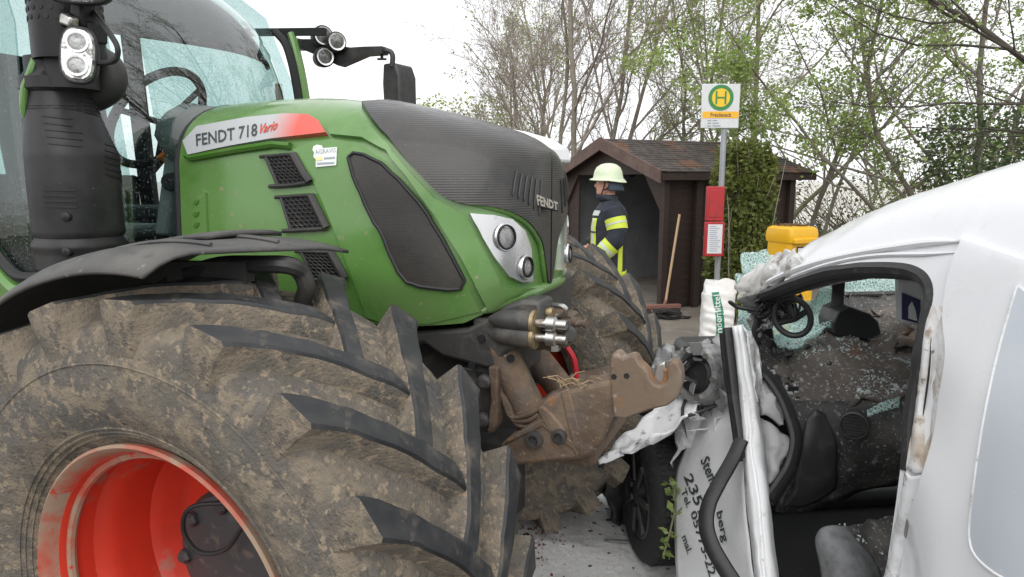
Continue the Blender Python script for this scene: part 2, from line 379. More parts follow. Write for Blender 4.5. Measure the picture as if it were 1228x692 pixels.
# van
m_vanwhite = mat('white van paint', (.80, .812, .83), .24, 0, [((.74, .755, .775), 1.5, .45, .8, .32), ((.66, .65, .63), 9, .60, .85, .5), ((.5, .48, .44), 55, .71, .76, .8)], coat=.5)
m_vantorn = mat('torn white sheet metal', (.78, .79, .80), .4, .0, [((.50, .50, .50), 7, .50, .62, .6), ((.28, .27, .26), 16, .58, .66, .7), ((.2, .16, .12), 40, .66, .72, .8)], bump=[(14, .5, .01), (45, .35, .004)])
m_stain = mat('scraped dirty sill paint', (.68, .68, .68), .5, 0, [((.50, .46, .41), 9, .44, .60, .85), ((.33, .27, .20), 18, .54, .64, .9), ((.42, .33, .24), 9, .60, .70, .9), ((.20, .18, .16), 40, .62, .68, .9)], bump=[(25, .5, .006)])
m_vanpane = mat('frosted grey side pane', (.60, .64, .69), .22, 0, [((.55, .59, .64), 3, .4, .7, .3)], coat=.6)
m_alu = mat('bare metal', (.36, .36, .36), .45, .6, [((.14, .14, .14), 14, .5, .65, .7), ((.55, .55, .55), 30, .6, .7, .3)], bump=[(40, .4, .003)])
m_lining = mat('grey torn lining', (.42, .42, .43), .8, 0, [((.22, .22, .22), 9, .5, .65, .9)], bump=[(18, .5, .008)])
m_dash = mat('dusty black dashboard', (.040, .039, .038), .6, 0, [((.115, .108, .10), 6, .44, .66, .8), ((.20, .195, .19), 28, .58, .66, .9), ((.36, .36, .35), 85, .60, .66, .9)], bump=[(120, .3, .002)])
m_dashbrown = mat('dust covered dashboard top', (.10, .086, .076), .8, 0, [((.16, .135, .115), 5, .42, .62, .9), ((.30, .29, .275), 60, .55, .64, .95), ((.17, .10, .06), 4, .58, .66, .9)], bump=[(40, .5, .006)])
m_inner = mat('black cabin plastic', (.026, .026, .028), .45, 0, [((.035, .034, .033), 12, .5, .7, .7)], bump=[(200, .2, .001)])
m_carpet = mat('black floor mat', (.012, .012, .012), .95, 0, [((.04, .04, .04), 60, .6, .7, .95)])
m_seat = mat('grey seat cloth', (.20, .205, .21), .85, 0, [((.13, .13, .135), 20, .45, .65, .9)], bump=[(200, .3, .002)])
m_crumb = mat('glass crumbs', (.50, .56, .55), .25)
m_crack = glass('shattered teal windscreen', (.66, .86, .82), .10, 1.5, haze=((.66, .80, .78), 75, .13, .0, .9, 1), milk=.16)
m_vtyre = mat('black car tyre', (.014, .014, .015), .75, 0, [((.05, .048, .045), 30, .55, .7, .9)])
m_vrim = mat('dull wheel cover', (.07, .07, .07), .45, .5, [((.13, .12, .11), 25, .5, .7, .6)])
m_label_blue = mat('dark blue print', (.045, .05, .13), .5)
# surroundings
m_asphalt = mat('worn asphalt', (.115, .105, .095), .85, 0, [((.155, .142, .125), .9, .4, .65, .9), ((.075, .07, .065), 2.5, .52, .7, .8), ((.20, .185, .165), 110, .58, .68, .9)], bump=[(160, .5, .004)])
m_pave = mat('old concrete paving', (.20, .175, .145), .85, 0, [((.15, .13, .11), 1.4, .42, .65, .9), ((.25, .225, .19), 5, .5, .7, .9), ((.115, .10, .085), 40, .60, .7, .9)], bump=[(90, .4, .004)])
m_powder = mat('white absorbent granules', (.86, .86, .85), .9, 0, [((.74, .74, .73), 4, .45, .65, .9), ((.50, .49, .47), 70, .58, .70, .9), ((.28, .275, .265), 120, .63, .68, .9), ((.58, .57, .55), 3, .60, .76, .9), ((.82, .82, .81), 120, .55, .65, .9)], bump=[(180, .9, .006)])
m_grass = mat('rough grass', (.06, .085, .03), .9, 0, [((.12, .11, .05), 3, .4, .7, .9)], bump=[(40, .8, .03)])
m_field = mat('field paled like haze', (.42, .41, .36), .9, 0, [((.50, .49, .44), .05, .4, .65, .9)])  # paleness stands in for bright sky and haze low between the trees
m_wood = mat('dark brown stained boards', (.030, .018, .014), .65, 0, [((.052, .032, .025), 7, .4, .7, .75, (1, 1, 8)), ((.025, .014, .011), 14, .5, .7, .7)], bump=[(30, .3, .003)])
m_fascia = mat('red brown weathered fascia', (.105, .064, .053), .7, 0, [((.15, .105, .09), 5, .4, .7, .8), ((.075, .045, .036), 16, .5, .7, .7)], bump=[(30, .3, .003)])
m_shingle = mat('brown shingles with moss', (.055, .044, .040), .9, 0, [((.105, .092, .085), 6, .4, .7, .9), ((.26, .105, .04), 2.2, .52, .72, .9), ((.12, .12, .05), 5, .62, .75, .9)], bump=[(50, .6, .01)])
m_greyboard = mat('grey painted inner boards', (.20, .205, .215), .7, 0, [((.15, .153, .16), 3, .4, .7, .8)])
m_benchwood = mat('reddish bench wood', (.10, .045, .03), .6)
m_galv = mat('galvanised pole', (.36, .38, .40), .45, .5, [((.28, .29, .31), 12, .45, .7, .5)])
m_signwhite = mat('off white sign', (.66, .68, .69), .5, 0, [((.55, .57, .56), 14, .55, .75, .6)])
m_signgreen = mat('sign green', (.04, .23, .06), .5)
m_signyellow = mat('sign yellow', (.83, .55, .03), .5)
m_signorange = mat('sign orange', (.86, .46, .03), .5)
m_boxred = mat('red timetable case', (.42, .022, .028), .45, 0, [((.30, .03, .03), 9, .5, .7, .6)])
m_paper = mat('timetable paper', (.66, .68, .72), .6)
m_papergrey = mat('small print', (.33, .36, .42), .6)
m_postbox = mat('yellow post box', (.78, .43, .012), .35, 0, [((.60, .34, .03), 8, .55, .75, .6)], coat=.2)
m_dirt = mat('leaf litter', (.20, .11, .055), .95, 0, [((.10, .07, .04), 40, .4, .6, .95)])
m_bag = mat('white plastic sack', (.80, .80, .79), .5, 0, [((.70, .69, .67), 9, .5, .7, .6)], bump=[(16, .5, .012)])
m_baggreen = mat('green sack print', (.015, .22, .12), .5)
m_handle = mat('pale broom handle', (.50, .34, .20), .6)
m_broomred = mat('reddish broom head', (.24, .115, .085), .6)
m_bristle = mat('dark bristles', (.09, .05, .035), .9)
m_navy = mat('navy fire jacket', (.014, .017, .028), .75, 0, [((.03, .034, .05), 14, .45, .7, .8)], bump=[(18, .6, .012), (160, .2, .001)])
m_hivis = mat('fluorescent yellow stripe', (.56, .66, .06), .5)
m_refl = mat('reflective silver stripe', (.52, .55, .52), .35)
m_skin = mat('skin', (.52, .28, .20), .5, 0, [((.45, .2, .15), 20, .5, .7, .5)])
m_helmet = mat('pale luminous helmet', (.62, .70, .50), .38, 0, [((.52, .60, .42), 12, .5, .75, .5)], coat=.3)
m_flap = mat('dark teal neck flap', (.03, .05, .07), .7)
m_glove = mat('black glove', (.02, .02, .022), .7)
m_hair = mat('short grey hair', (.13, .11, .10), .8)
m_bark = mat('grey brown bark', (.22, .19, .155), .9, 0, [((.29, .265, .22), 9, .4, .65, .95), ((.10, .115, .05), 4, .55, .7, .95)], bump=[(40, .5, .01)])
m_barkg = mat('greenish young bark', (.18, .17, .10), .9, 0, [((.24, .235, .14), 9, .4, .65, .95)], bump=[(40, .5, .01)])
m_barkdark = mat('dark bough bark', (.075, .065, .052), .9, 0, [((.12, .105, .085), 9, .45, .65, .95)])
m_twig = mat('thin grey twigs', (.31, .265, .23), .9)
def leafmat(name, c, c2):
    m = mat(name, c, .6, 0, [(c2, 3, .42, .6, .6)])
    n = m.node_tree.nodes; l = m.node_tree.links; b = n['Principled BSDF']; t = n.new('ShaderNodeBsdfTranslucent'); x = n.new('ShaderNodeMixShader'); x.inputs[0].default_value = .4
    src = b.inputs['Base Color'].links[0].from_socket; l.new(src, t.inputs[0]); o = n['Material Output']; l.new(b.outputs[0], x.inputs[1]); l.new(t.outputs[0], x.inputs[2]); l.new(x.outputs[0], o.inputs[0])
    return m
m_leafy = leafmat('yellow green spring leaves', (.34, .42, .10), (.25, .33, .09))
m_leafg = leafmat('fresh green leaves', (.27, .38, .10), (.38, .48, .16))
m_leafd = leafmat('dark hedge leaves', (.12, .155, .035), (.22, .25, .065))
m_leafh = leafmat('olive hedge leaves', (.15, .15, .05), (.20, .17, .07))
m_leaffir = leafmat('dark evergreen needles', (.075, .125, .045), (.11, .165, .06))
# ---------------------------------------------------------------- ground
def sheet(name, x0, x1, y0, y1, z, m, nx=1, ny=1, kind='structure', fn=None):
    b = MB(); b.grid(lambda u, v: V((x0 + (x1 - x0) * u, y0 + (y1 - y0) * v, z + (fn(x0 + (x1 - x0) * u, y0 + (y1 - y0) * v) if fn else 0))), nx, ny)
    return tag(b.build(name, m, None, fix=False), kind=kind)
sheet('ground', -60, 60, -60, 24, -.02, m_grass)
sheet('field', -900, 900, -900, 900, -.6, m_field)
sheet('road', -40, 40, -30, 5.3, 0.0, m_asphalt)
b = MB(); b.add([(-40, 5.3, .0), (40, 5.3, 0), (40, 13.2, .0), (-40, 13.2, .0)], [(0, 1, 2, 3)])
pv = tag(b.build('pavement', m_pave, None, fix=False), kind='structure')
# absorbent powder: a thin heap whose edge frays out into the road
def powder(x, y):
    c = V((x - .62, y - 2.75, 0)); d = max(abs(c.x) / 1.0, abs(c.y) / .95)
    e = 1 - (c.x / .95) ** 4 - (c.y / .98) ** 4
    return .012 * min(1, max(-1.2, e * 2)) + .007 * noise.fractal(V((x * 3.2, y * 3.2, 0)), .7, 2, 5) + .004 * noise.noise(V((x * 45, y * 45, 1))) - .001
sheet('absorbent_powder', -.5, 1.75, 1.7, 3.8, 0.0, m_powder, 190, 180, 'stuff', powder)
# ---------------------------------------------------------------- tractor
tr = tag(empty('tractor', FT), 'muddy green farm tractor with dark exhaust tower and red wheel rims', 'tractor')
U0, UN, UR = .12, .52, -.66
ZT = [(-.9, 1.99), (-.53, 2.012), (-.22, 2.010), (.025, 1.968), (.2, 1.925), (.35, 1.882), (.45, 1.845), (.535, 1.79)]
ZT = [(p.x, p.y) for p in spline([V((a, b, 0)) for a, b in ZT], 5)]
def hood(a, b):
    sg = -1 if b < 0 else 1; t = 1 - abs(b)
    if a <= 1: u = UR + (U0 - UR) * a; N = 1.0
    else:
        psi = (a - 1) * math.pi / 2; u = U0 + (UN - U0) * math.sin(psi) ** .60; N = max(0.0, math.cos(psi)) ** .50
    W0 = .44 - .03 * a
    zt = lerp_table(u, ZT); zb = lerp_table(u, [(.2, 1.265), (.38, 1.285), (.44, 1.315), (.49, 1.342), (.54, 1.352)]); z0 = zt - .30
    if t < .5:
        q = t / .5; z = zb + (z0 - zb) * q; wd = W0 * (1 + .02 * math.sin(q * math.pi)) * (.93 + .07 * min(1, q * 2.5))
    else:
        ph = (t - .5) * math.pi; z = z0 + (zt - z0) * math.sin(ph) ** .72; wd = W0 * max(0, math.cos(ph)) ** .70
    return V((u, sg * wd * N, z))
HS = Surf(hood, (0, 2), (-1, 1), 120, 96, FTi)
_h = HS.hit(470, 370)
if HS.nrm(*_h).y > 0: HS.flip = -1
mb = MB(); mb.grid(lambda u, v: hood(2 * u, -1 + 2 * v), 110, 72)
hd = mb.build('hood', m_green, tr, ang=50)
# pressed shells lying on the hood side (both sides)
for HS.mir in (1, -1):
    mb = MB()
    HS.drape(mb, [(352, 180), (372, 172), (400, 168), (430, 173), (455, 188), (482, 218), (512, 258), (545, 312), (584, 389), (540, 396), (490, 396), (440, 380), (428, 345), (405, 285), (385, 235), (364, 196)], .006, .04, .012)
    mb.build('side_shell', m_green, tr, ang=30)
    mb = MB()
    HS.drape(mb, [(398, 164), (436, 168), (462, 182), (490, 213), (520, 255), (553, 309), (590, 384), (605, 368), (628, 358), (640, 354), (640, 345), (600, 345), (560, 262), (540, 248), (522, 238), (486, 200), (450, 160), (430, 140), (420, 142), (404, 150), (396, 158)], .017, .03, .022)
    mb.build('front_shell', m_green, tr, ang=30)
HS.mir = 1
# dark mesh cowl over the top and down the nose
bp = [(434, 128), (447, 147), (470, 173), (500, 205), (530, 234), (556, 245), (585, 248), (610, 255), (630, 268), (643, 288), (650, 315), (654, 340), (656, 350)]
seq = [h for h in (HS.hit(p.x, p.y) for p in spline([V((*p, 0)) for p in bp], 4)) if h]
seq = [q for i, q in enumerate(seq) if q[1] < -.01]
abn = seq + [(1.9998, seq[-1][1])] + [(1.9998, seq[-1][1] * (1 - k / 12)) for k in range(1, 12)] + [(1.9998 - (1.9998 - seq[0][0]) * i / 24, -.0) for i in range(0, 25)]
mb = MB(); HS.panel(mb, abn, .020, .03, .022, mirror=True, scale=(.6, 1.0))
gr = mb.build('grille_cowl', m_grille, tr, ang=30)
mb = MB()
for i in range(6):
    a = 1.68 + i * .052
    lo = lerp_table(a, sorted(seq)) + .05
    for sg in (1, -1):
        P = [HS.at(a, (lo + (-.27 - lo) * k / 12) * sg, .021) for k in range(13)]
        mb.tube(P, [.002] + [.0042] * 11 + [.002], 6)
mb.build('rib', m_plastic, gr)
for HS.mir in (1, -1):
    mb = MB(); HS.line(mb, bp[5:], .010, .006, 8, smooth=True); mb.build('lamp_surround', m_green, tr)
HS.mir = 1
# nose badge and its letters
def plane_pt(px, py, p0, n):
    o = FTi @ CAM; d = FTi.to_3x3() @ ray(px, py); n = V(n); return o + d * ((V(p0) - o).dot(n) / d.dot(n))
bn = V((.84, -.54, .0)); q = [plane_pt(x, y, (.576, -.07, 0), bn) for x, y in ((641, 231), (671, 243), (671, 254), (643, 247))]
mb = MB(); mb.prism(q, bn * -.03); bd = mb.build('badge', m_hub, gr, bevel=.003)
q = [plane_pt(x, y, (.580, -.07, 0), bn) for x, y in ((643, 233), (669, 243), (669, 252), (645, 246))]
mb = MB(); text_on(mb, 'FENDT', q, bold=.03); mb.build('badge_letters', m_badge, bd, ang=0)
# lower lip of the nose
mb = MB(); P = [HS.at(1.45 + .55 * i / 16, -1, 0) + V((0, 0, .0)) for i in range(16)]; P += [V((p.x, -p.y, p.z)) for p in reversed(P)]
mb.tube([p + V((.008 * (1 - abs(i - 15.5) / 15.5), 0, .010)) for i, p in enumerate(P)], [.006, .010] + [.014] * 28 + [.010, .006], 10, flat=1.3)
mb.build('nose_lip', m_green, tr)
for HS.mir in (1, -1):
    # big side mesh
    sv = [(420, 190), (426, 185), (438, 187), (456, 196), (480, 216), (505, 244), (530, 284), (550, 322), (557, 336), (552, 345), (538, 346), (505, 342), (490, 338), (480, 326), (460, 285), (440, 245), (426, 212)]
    mb = MB(); HS.drape(mb, sv, .012, .03, .012)
    sp = mb.build('side_vent', m_ventmesh, tr, ang=30)
    mb = MB(); HS.line(mb, sv + [sv[0]], .006, .012); mb.build('vent_seal', m_black, sp)
    # three small vents behind it
    for q in ([(322, 189), (356, 187), (373, 222), (336, 223)], [(340, 237), (377, 235), (393, 275), (352, 276)], [(364, 301), (401, 303), (415, 334), (379, 333)]):
        fr = MB(); TL, TR_, BR, BL = q
        for path, r in (([(TL[0] - 7, TL[1]), (TR_[0] - 2, TR_[1] - 1)], .006), ([(TR_[0] - 2, TR_[1] - 1), (BR[0] + 1, BR[1] - 2)], .013), ([(BR[0] + 1, BR[1] - 1), (BL[0] - 10, BL[1] + 1)], .007), ([TL, BL], .006)):
            HS.line(fr, path, r, .012, 8)
        f = fr.build('small_vent', m_plastic, tr)
        bk = MB(); HS.drape(bk, q, .0085, .03, .004, 4); bk.build('vent_back', m_black, f, ang=0)
        hx = MB()
        for i in range(6):
            for j in range(8):
                cx, cy = (i + .5 + .5 * (j % 2)) / 6.5, (j + .6) / 8.2
                if cx > .95: continue
                ring = []
                for k in range(6):
                    an = k * math.pi / 3 + math.pi / 6
                    p = quadmap([V(c) for c in (TL, TR_, BR, BL)], cx + .088 * math.cos(an), 1 - (cy + .075 * math.sin(an))); h = HS.hit(p.x, p.y); ring.append(HS.at(h[0], h[1], .013))
                hx.tube(ring + [ring[0]], .0022, 3, False)
        tag(hx.build('vent_mesh', m_cast, f), kind='stuff')
HS.mir = 1
# decal strip with writing
lab = [(225, 172), (241, 156), (300, 146), (345, 142), (372, 143), (385, 150), (394, 163), (330, 169), (280, 177), (231, 187)]
m_strip = mat('silver strip turning red', (.44, .46, .47), .4)
_n = m_strip.node_tree.nodes; _l = m_strip.node_tree.links; _t = _n.new('ShaderNodeTexCoord'); _x = _n.new('ShaderNodeSeparateXYZ'); _r = _n.new('ShaderNodeValToRGB'); _m = _n.new('ShaderNodeMapRange')
_m.inputs[1].default_value = T(318, 158, -.43).x; _m.inputs[2].default_value = T(350, 152, -.43).x
_r.color_ramp.elements[0].color = (.44, .46, .47, 1); _r.color_ramp.elements[1].color = (.62, .11, .085, 1)
_l.new(_t.outputs['Object'], _x.inputs[0]); _l.new(_x.outputs[0], _m.inputs[0]); _l.new(_m.outputs[0], _r.inputs[0]); _l.new(_r.outputs[0], _n['Principled BSDF'].inputs['Base Color'])
mb = MB(); HS.drape(mb, lab, .022, .03, .026)
dl = mb.build('decal_strip', m_strip, tr, ang=30)
mb = MB(); text_drape(mb, HS, 'FENDT 718', [(241, 165), (314, 153), (314, 166.5), (242, 178)], .024, bold=.012); mb.build('model_writing', m_ink, dl, ang=0)
mb = MB(); text_drape(mb, HS, 'Vario', [(318, 154), (339, 149.5), (337, 160), (317, 164.5)], .024, bold=.02, shear=.35); mb.build('script_writing', m_inkred, dl, ang=0)
mb = MB(); HS.line(mb, [(226, 187), (232, 190), (282, 181), (330, 174), (350, 176)], .012, .010); mb.build('strip_shade', m_dgreen, dl)  # darker green line paints the shade below the raised strip
# sticker
mb = MB(); HS.drape(mb, [(379, 184), (377, 181), (378, 177), (382, 175), (388, 176), (389, 179), (406, 178), (405, 199), (381, 201), (381, 192), (378, 189)], .0105, .02, .004, 3)
st = mb.build('dealer_sticker', m_decal, tr, ang=0)
mb = MB(); text_drape(mb, HS, 'AGRAVIS', [(380, 181), (405, 179), (405, 184), (381, 186)], .012); HS.drape(mb, [(391, 190), (404, 189), (404, 191), (391, 192)], .012, .02, .002, 4); HS.drape(mb, [(383, 196), (403, 195), (403, 197), (383, 198)], .012, .02, .002, 4)
mb.build('sticker_print', m_papergrey, st, ang=0)
mb = MB(); HS.drape(mb, [(382, 190), (389, 189), (389, 193), (382, 194)], .012, .02, .003, 3); mb.build('sticker_mark', m_yelprint, st, ang=0)
for HS.mir in (1, -1):
    # pressed step mark on the green side near the cab
    mb = MB(); HS.drape(mb, [(238, 232), (243, 227), (249, 231), (250, 262), (251, 280), (232, 280), (234, 258)], .010, .02, .012); hp = mb.build('pressed_handle', m_green, tr, ang=30)
    mb = MB()
    for y in (240, 254, 267): HS.drape(mb, [(235, y + 4), (238, y), (242, y), (241, y + 4), (238, y + 6)], .014, .02, .006, 2)
    mb.build('handle_slot', m_dgreen, hp)
HS.mir = 1
# headlights
hl = [(563, 256), (589, 258), (610, 263), (625, 277), (632, 300), (634, 337), (622, 338), (607, 331), (590, 308), (575, 281)]
hab = HS.px2ab(hl, 4)
for sg in (-1, 1):
    mb = MB(); ab = [(a, b * -sg) for a, b in hab]; HS.panel(mb, ab if sg < 0 else ab[::-1], .017, .02, .020)
    h1 = mb.build('headlight', m_chrome, tr, ang=40)
    for (cx, cy, r) in ((602, 286, .034), (624, 320, .030)):
        a, b = HS.hit(cx, cy); b *= -sg; c = HS.at(a, b, .008 if cx == 602 else .014); n = (HS.nrm(a, b) * .8 + V((.22, 0, .04))).normalized()
        if cx == 623: n = (HS.nrm(a, b) * .7 + V((.45, 0, .02))).normalized()
        k = MB(); k.lathe([(r * 1.30, .008), (r * 1.22, .014), (r * 1.14, .014), (r * 1.08, .006), (r * 1.02, -.01)], c, n, 28, False); k.build('lamp_bowl', m_chrome, h1)
        k = MB(); k.lathe([(r * 1.12, .008), (r * 1.10, .018), (r, .019), (r * .97, .006)], c, n, 28, False); k.build('lamp_ring', m_black, h1)
        k = MB(); k.lathe([(r, .006), (r * .8, .013), (r * .45, .018), (0.001, .019)], c, n, 24, False); k.build('lens', m_lens, h1)
# white housing on the top of the nose
mb = MB(); z = [(622, 165), (640, 167), (662, 176), (671, 186), (669, 194), (660, 192)]
P = [(.24, .02, 1.920), (.34, .02, 1.902), (.44, .02, 1.873), (.51, .02, 1.835), (.52, .02, 1.785), (.46, .02, 1.77), (.24, .02, 1.83)]
mb.prism([V((a, .06, c)) for a, _, c in P], (0, .22, 0)); mb.build('white_nose_housing', m_white, tr, bevel=.01)
# dark frame between hood and cab
mb = MB(); mb.tube([V((hood(0, -1 + 2 * i / 40).x - .012, hood(0, -1 + 2 * i / 40).y * .985, hood(0, -1 + 2 * i / 40).z - .012)) for i in range(41)], .014, 8); mb.build('hood_seal', m_black, tr)
mb = MB(); mb.add([hood(0, -1 + 2 * i / 40) * .99 for i in range(41)], [tuple(range(41))]); mb.build('hood_bulkhead', m_black, tr, ang=0)
mb = MB(); mb.box((-.72, 0, 1.58), (.08, .76, .56)); mb.build('cab_front_cover', m_black, tr, bevel=.03)

# ------------------------------------------------------ wheels
RT, HW = .745, .285
tyre_prof = [(.385, -.205), (.41, -.225), (.44, -.250), (.50, -.278), (.56, -.284), (.62, -.276), (.665, -.262), (.682, -.235), (.690, -.18), (.694, -.09), (.695, 0)]
tyre_prof += [(r, -h) for r, h in tyre_prof[-2::-1]]
def tyre_mesh():
    b = MB(); n = 160; pr = []
    P = spline([V((r, h, 0)) for r, h in tyre_prof], 4)
    b.grid(lambda u, v: (lambda p, an, k: V((math.cos(an) * (p.x + k), p.y, math.sin(an) * (p.x + k))))(P[min(len(P) - 1, round(v * (len(P) - 1)))], u * 6.2831853, .004 * noise.noise(V((math.cos(u * 6.28) * 6, math.sin(u * 6.28) * 6, v * 9)))), n, len(P) - 1)
    for r in (.425, .436, .447, .60): b.tube([(math.cos(k / 90 * 6.2832) * r, s_ * (lerp_table(r, [(.385, .205), (.41, .225), (.44, .25), (.5, .278), (.56, .284), (.62, .276), (.665, .262)]) + .001), math.sin(k / 90 * 6.2832) * r) for k in range(91) for s_ in (-1,)], .0035, 5, False)
    return b.mesh('tyre', m_tyre, 50)
def lug_mesh(side):
    """one bar of the chevron tread: from the shoulder (side = -1 or 1) over the middle, its outer end fading down the sidewall"""
    b = MB(); rings = []; N = 16
    for i in range(N):
        t = i / (N - 1)
        w_ = side * (.280 - .318 * t)                       # across the tread
        an = -.43 * (t ** 1.22)                              # sweeps forward
        foot_w = .055 + .010 * (1 - t) ** 2 + (.006 if t > .92 else 0)   # half width at the foot
        top_w = .033 + .010 * (1 - t) ** 3 - (.008 if t > .94 else 0)    # half width of the worn top
        top = .750 - .008 * (1 - t) ** 2 - (.010 if t > .97 else 0)
        foot = .688 if abs(w_) < .20 else .688 - (abs(w_) - .20) * .55
        ring = []
        for (r, k) in ((foot - .004, -foot_w), (foot + .012, -foot_w * .82), (top - .007, -top_w * 1.10), (top, -top_w * .90), (top, top_w * .90), (top - .007, top_w * 1.10), (foot + .012, foot_w * .84), (foot - .004, foot_w)):
            aa = an + k / .72; ring.append(V((math.cos(aa) * r, w_ - side * (.020 * max(0, 1 - t * 8) if r < .70 else 0), math.sin(aa) * r)))
        rings.append(ring)
    pre = []
    for (rf_, wf, rt, wt, sc_) in ((.585, .270, .625, .2775, .85), (.625, .266, .705, .286, 1.0)):
        ring = []
        for (q, k) in ((0, -.060), (.25, -.048), (.9, -.043), (1, -.037), (1, .037), (.9, .043), (.25, .050), (0, .070)):
            aa = k * sc_ / .72; r = rf_ + (rt - rf_) * q; ring.append(V((math.cos(aa) * r, side * (wf + (wt - wf) * q), math.sin(aa) * r)))
        pre.append(ring)
    for ring in rings:
        for q in ring: q += noise.noise_vector(q * 17) * .005
    b.loft(pre + rings)
    for q in range((len(pre + rings) - 1) * 8):
        if q // 8 >= 2 and q % 8 in (2, 3, 4): b.mi[q] = 1
    me = b.mesh('lug', [m_tyre, m_lugtop], 30)
    return me
ME_T = tyre_mesh(); ME_L = {s: lug_mesh(s) for s in (-1, 1)}
b = MB(); b.lathe([(.386, -.232), (.398, -.240), (.400, -.222), (.386, -.205), (.372, -.205), (.366, -.19), (.362, -.12), (.345, -.10), (.335, -.06), (.335, .03), (.315, .06), (.30, .10), (.285, .115), (.24, .118), (.2, .108), (.02, .105)], (0, 0, 0), (0, 1, 0), 96, False)
ME_R = b.mesh('rim', m_rim, 30)
b = MB(); b.lathe([(.372, -.203), (.384, -.230), (.397, -.243), (.404, -.238), (.402, -.222)], (0, 0, 0), (0, 1, 0), 96, False); b.tube([(math.cos(k / 60 * 6.2832) * .362, -.18, math.sin(k / 60 * 6.2832) * .362) for k in range(61)], .012, 8, False); ME_E = b.mesh('rim_edge', m_rimmud, 30)
b = MB(); b.lathe([(.19, .10), (.19, .02), (.178, .0), (.15, -.008), (.08, -.012), (.001, -.013)], (0, 0, 0), (0, 1, 0), 48, False)
ME_H = b.mesh('hub_cap', m_hub, 30)
b = MB(); b.lathe([(.020, .01), (.020, -.016), (.014, -.024), (.001, -.024)], (0, 0, 0), (0, 1, 0), 6, False); ME_N = b.mesh('wheel_nut', m_hub, 30)
def wheel(pos, roll, first, out):
    """out = -1: the dished face looks to the tractor's right"""
    w_ = empty('front_wheel', None, tr); w_.location = pos; w_.rotation_euler = (0, roll, 0 if out < 0 else math.pi)
    def put(n, me, loc=(0, 0, 0), ry=0):
        o = bpy.data.objects.new(n, me); o.location = loc; o.rotation_euler = (0, ry, 0); return link(o, w_)
    put('tyre', ME_T); put('rim', ME_R); put('rim_edge', ME_E); put('hub_cap', ME_H, (0, 0, 0))
    for k in range(19):
        put('lug', ME_L[-1], ry=-(k / 19 * 6.28319)); put('lug', ME_L[1], ry=-((k + .5) / 19 * 6.28319))
    for k in range(8):
        an = k / 8 * 6.2832 + .2; put('wheel_nut', ME_N, (math.cos(an) * .155, -.004, math.sin(an) * .155))
    return w_
w1 = wheel((0, -.95, .735), .115, True, -1)
# the far wheel is a turned copy with its tread pattern still pointing forwards
w2 = wheel((0, .95, .735), .11, False, 1)
w2.rotation_euler = (0, .11, 0)
for o in w2.children:
    if o.name.split('.')[0] in ('rim', 'rim_edge', 'hub_cap', 'wheel_nut'): o.scale = (1, -1, 1); o.location.y *= -1
# brake hose and air fitting on the near hub
mb = MB(); mb.tube(spline([(.10, -.97 + .0, .925), (-.03, -1.03, .92), (-.075, -1.03, .85), (-.04, -1.02, .79), (.03, -1.0, .80), (.085, -.99, .87), (.12, -.98, .90)], 6), .006, 8)
mb.lathe([(.014, 0), (.014, .05), (.009, .055), (.009, .075)], (.115, -.97, .90), (0.2, -1, .2), 10); mb.build('hub_hose', m_black, tr)
mb = MB(); mb.lathe([(.022, 0), (.022, .03), (.013, .034), (.013, .05)], (.135, -.955, .93), (.3, -1, .1), 12); mb.build('hub_fitting', m_gold, tr)

# ------------------------------------------------------ front mudguard
def guard(u, v):
    # u along the arc (front 0 to rear 1), v from outer edge to inner edge
    an = R(82 - 8.5 * v) + u * R(82 + 3 * v); Rr = .835
    y = -1.235 + .51 * v
    fall = -.045 * (1 - min(1, v * 5)) ** 2 - .01 * max(0, v - .85) / .15
    if u < .25:
        fr = (1 - u / .25); Rr += .010 * fr
    Rr += fall
    return V((math.cos(an) * Rr, y, .735 + math.sin(an) * Rr))
mb = MB(); mb.grid(guard, 34, 16); mg = mb.build('front_mudguard', m_fender, tr, thick=.008)
mb = MB(); mb.grid(lambda u, v: guard(.14 + .16 * u, .52 + .40 * v) + V((0, 0, .012 + .004 * math.sin(v * 3.14))), 8, 6); mb.build('guard_plate', m_fender, mg, thick=.012)
mb = MB()
for v in (.35, .68): mb.tube([guard(.04 + .25 * k / 10, v) + V((0, 0, .008)) for k in range(11)], .006, 6)
mb.build('guard_rib', m_fender, mg)
mb = MB(); mb.tube(spline([T(225, 330, -.95), T(262, 318, -.93), T(310, 317, -.92), T(345, 318, -.90), T(360, 326, -.86), T(368, 345, -.84), T(370, 375, -.80), (.22, -.60, 1.15)], 5), .022, 10)
mb.bar(T(205, 325, -.95), T(300, 326, -.93), .03, .05)
mb.build('guard_bracket', m_plastic, tr)

# ------------------------------------------------------ cab
def screen(a, b):   # a 0 bottom .. 1 top, b -1 right .. 1 left
    z = 1.38 + 1.50 * a
    u = lerp_table(z, [(1.3, -.80), (1.7, -.79), (2.0, -.81), (2.2, -.86), (2.37, -.93), (2.5, -1.05), (2.62, -1.25), (2.72, -1.5), (2.80, -1.8), (2.9, -2.3)])
    return V((u + .015 - (.33 if b > 0 else .06) * b * b, (.70 - .02 * a if b > 0 else .57) * b, z))
def ssm(a, b): return sum((screen(min(1, max(0, a + d)), b) for d in (-.05, -.025, 0, .025, .05)), V((0, 0, 0))) / 5
mb = MB(); mb.grid(lambda u, v: ssm(u, -1 + 2 * v), 40, 24); mb.build('windscreen', m_screen, tr, ang=80)
mb = MB(); mb.grid(lambda u, v: ssm(.60 + .40 * u, -.93 + 1.86 * v) + V((-.05, 0, -.02 - .05 * (1 - u) * (.5 - v))), 16, 12); mb.build('sun_blind', m_cabdark, tr, thick=.006)
mb = MB(); mb.tube([ssm(.60, -.95 + 1.9 * k / 12) + V((-.05, 0, -.02 - .05 * (.5 - k / 12))) for k in range(13)], .012, 8); mb.build('blind_rail', m_cabdark, tr)
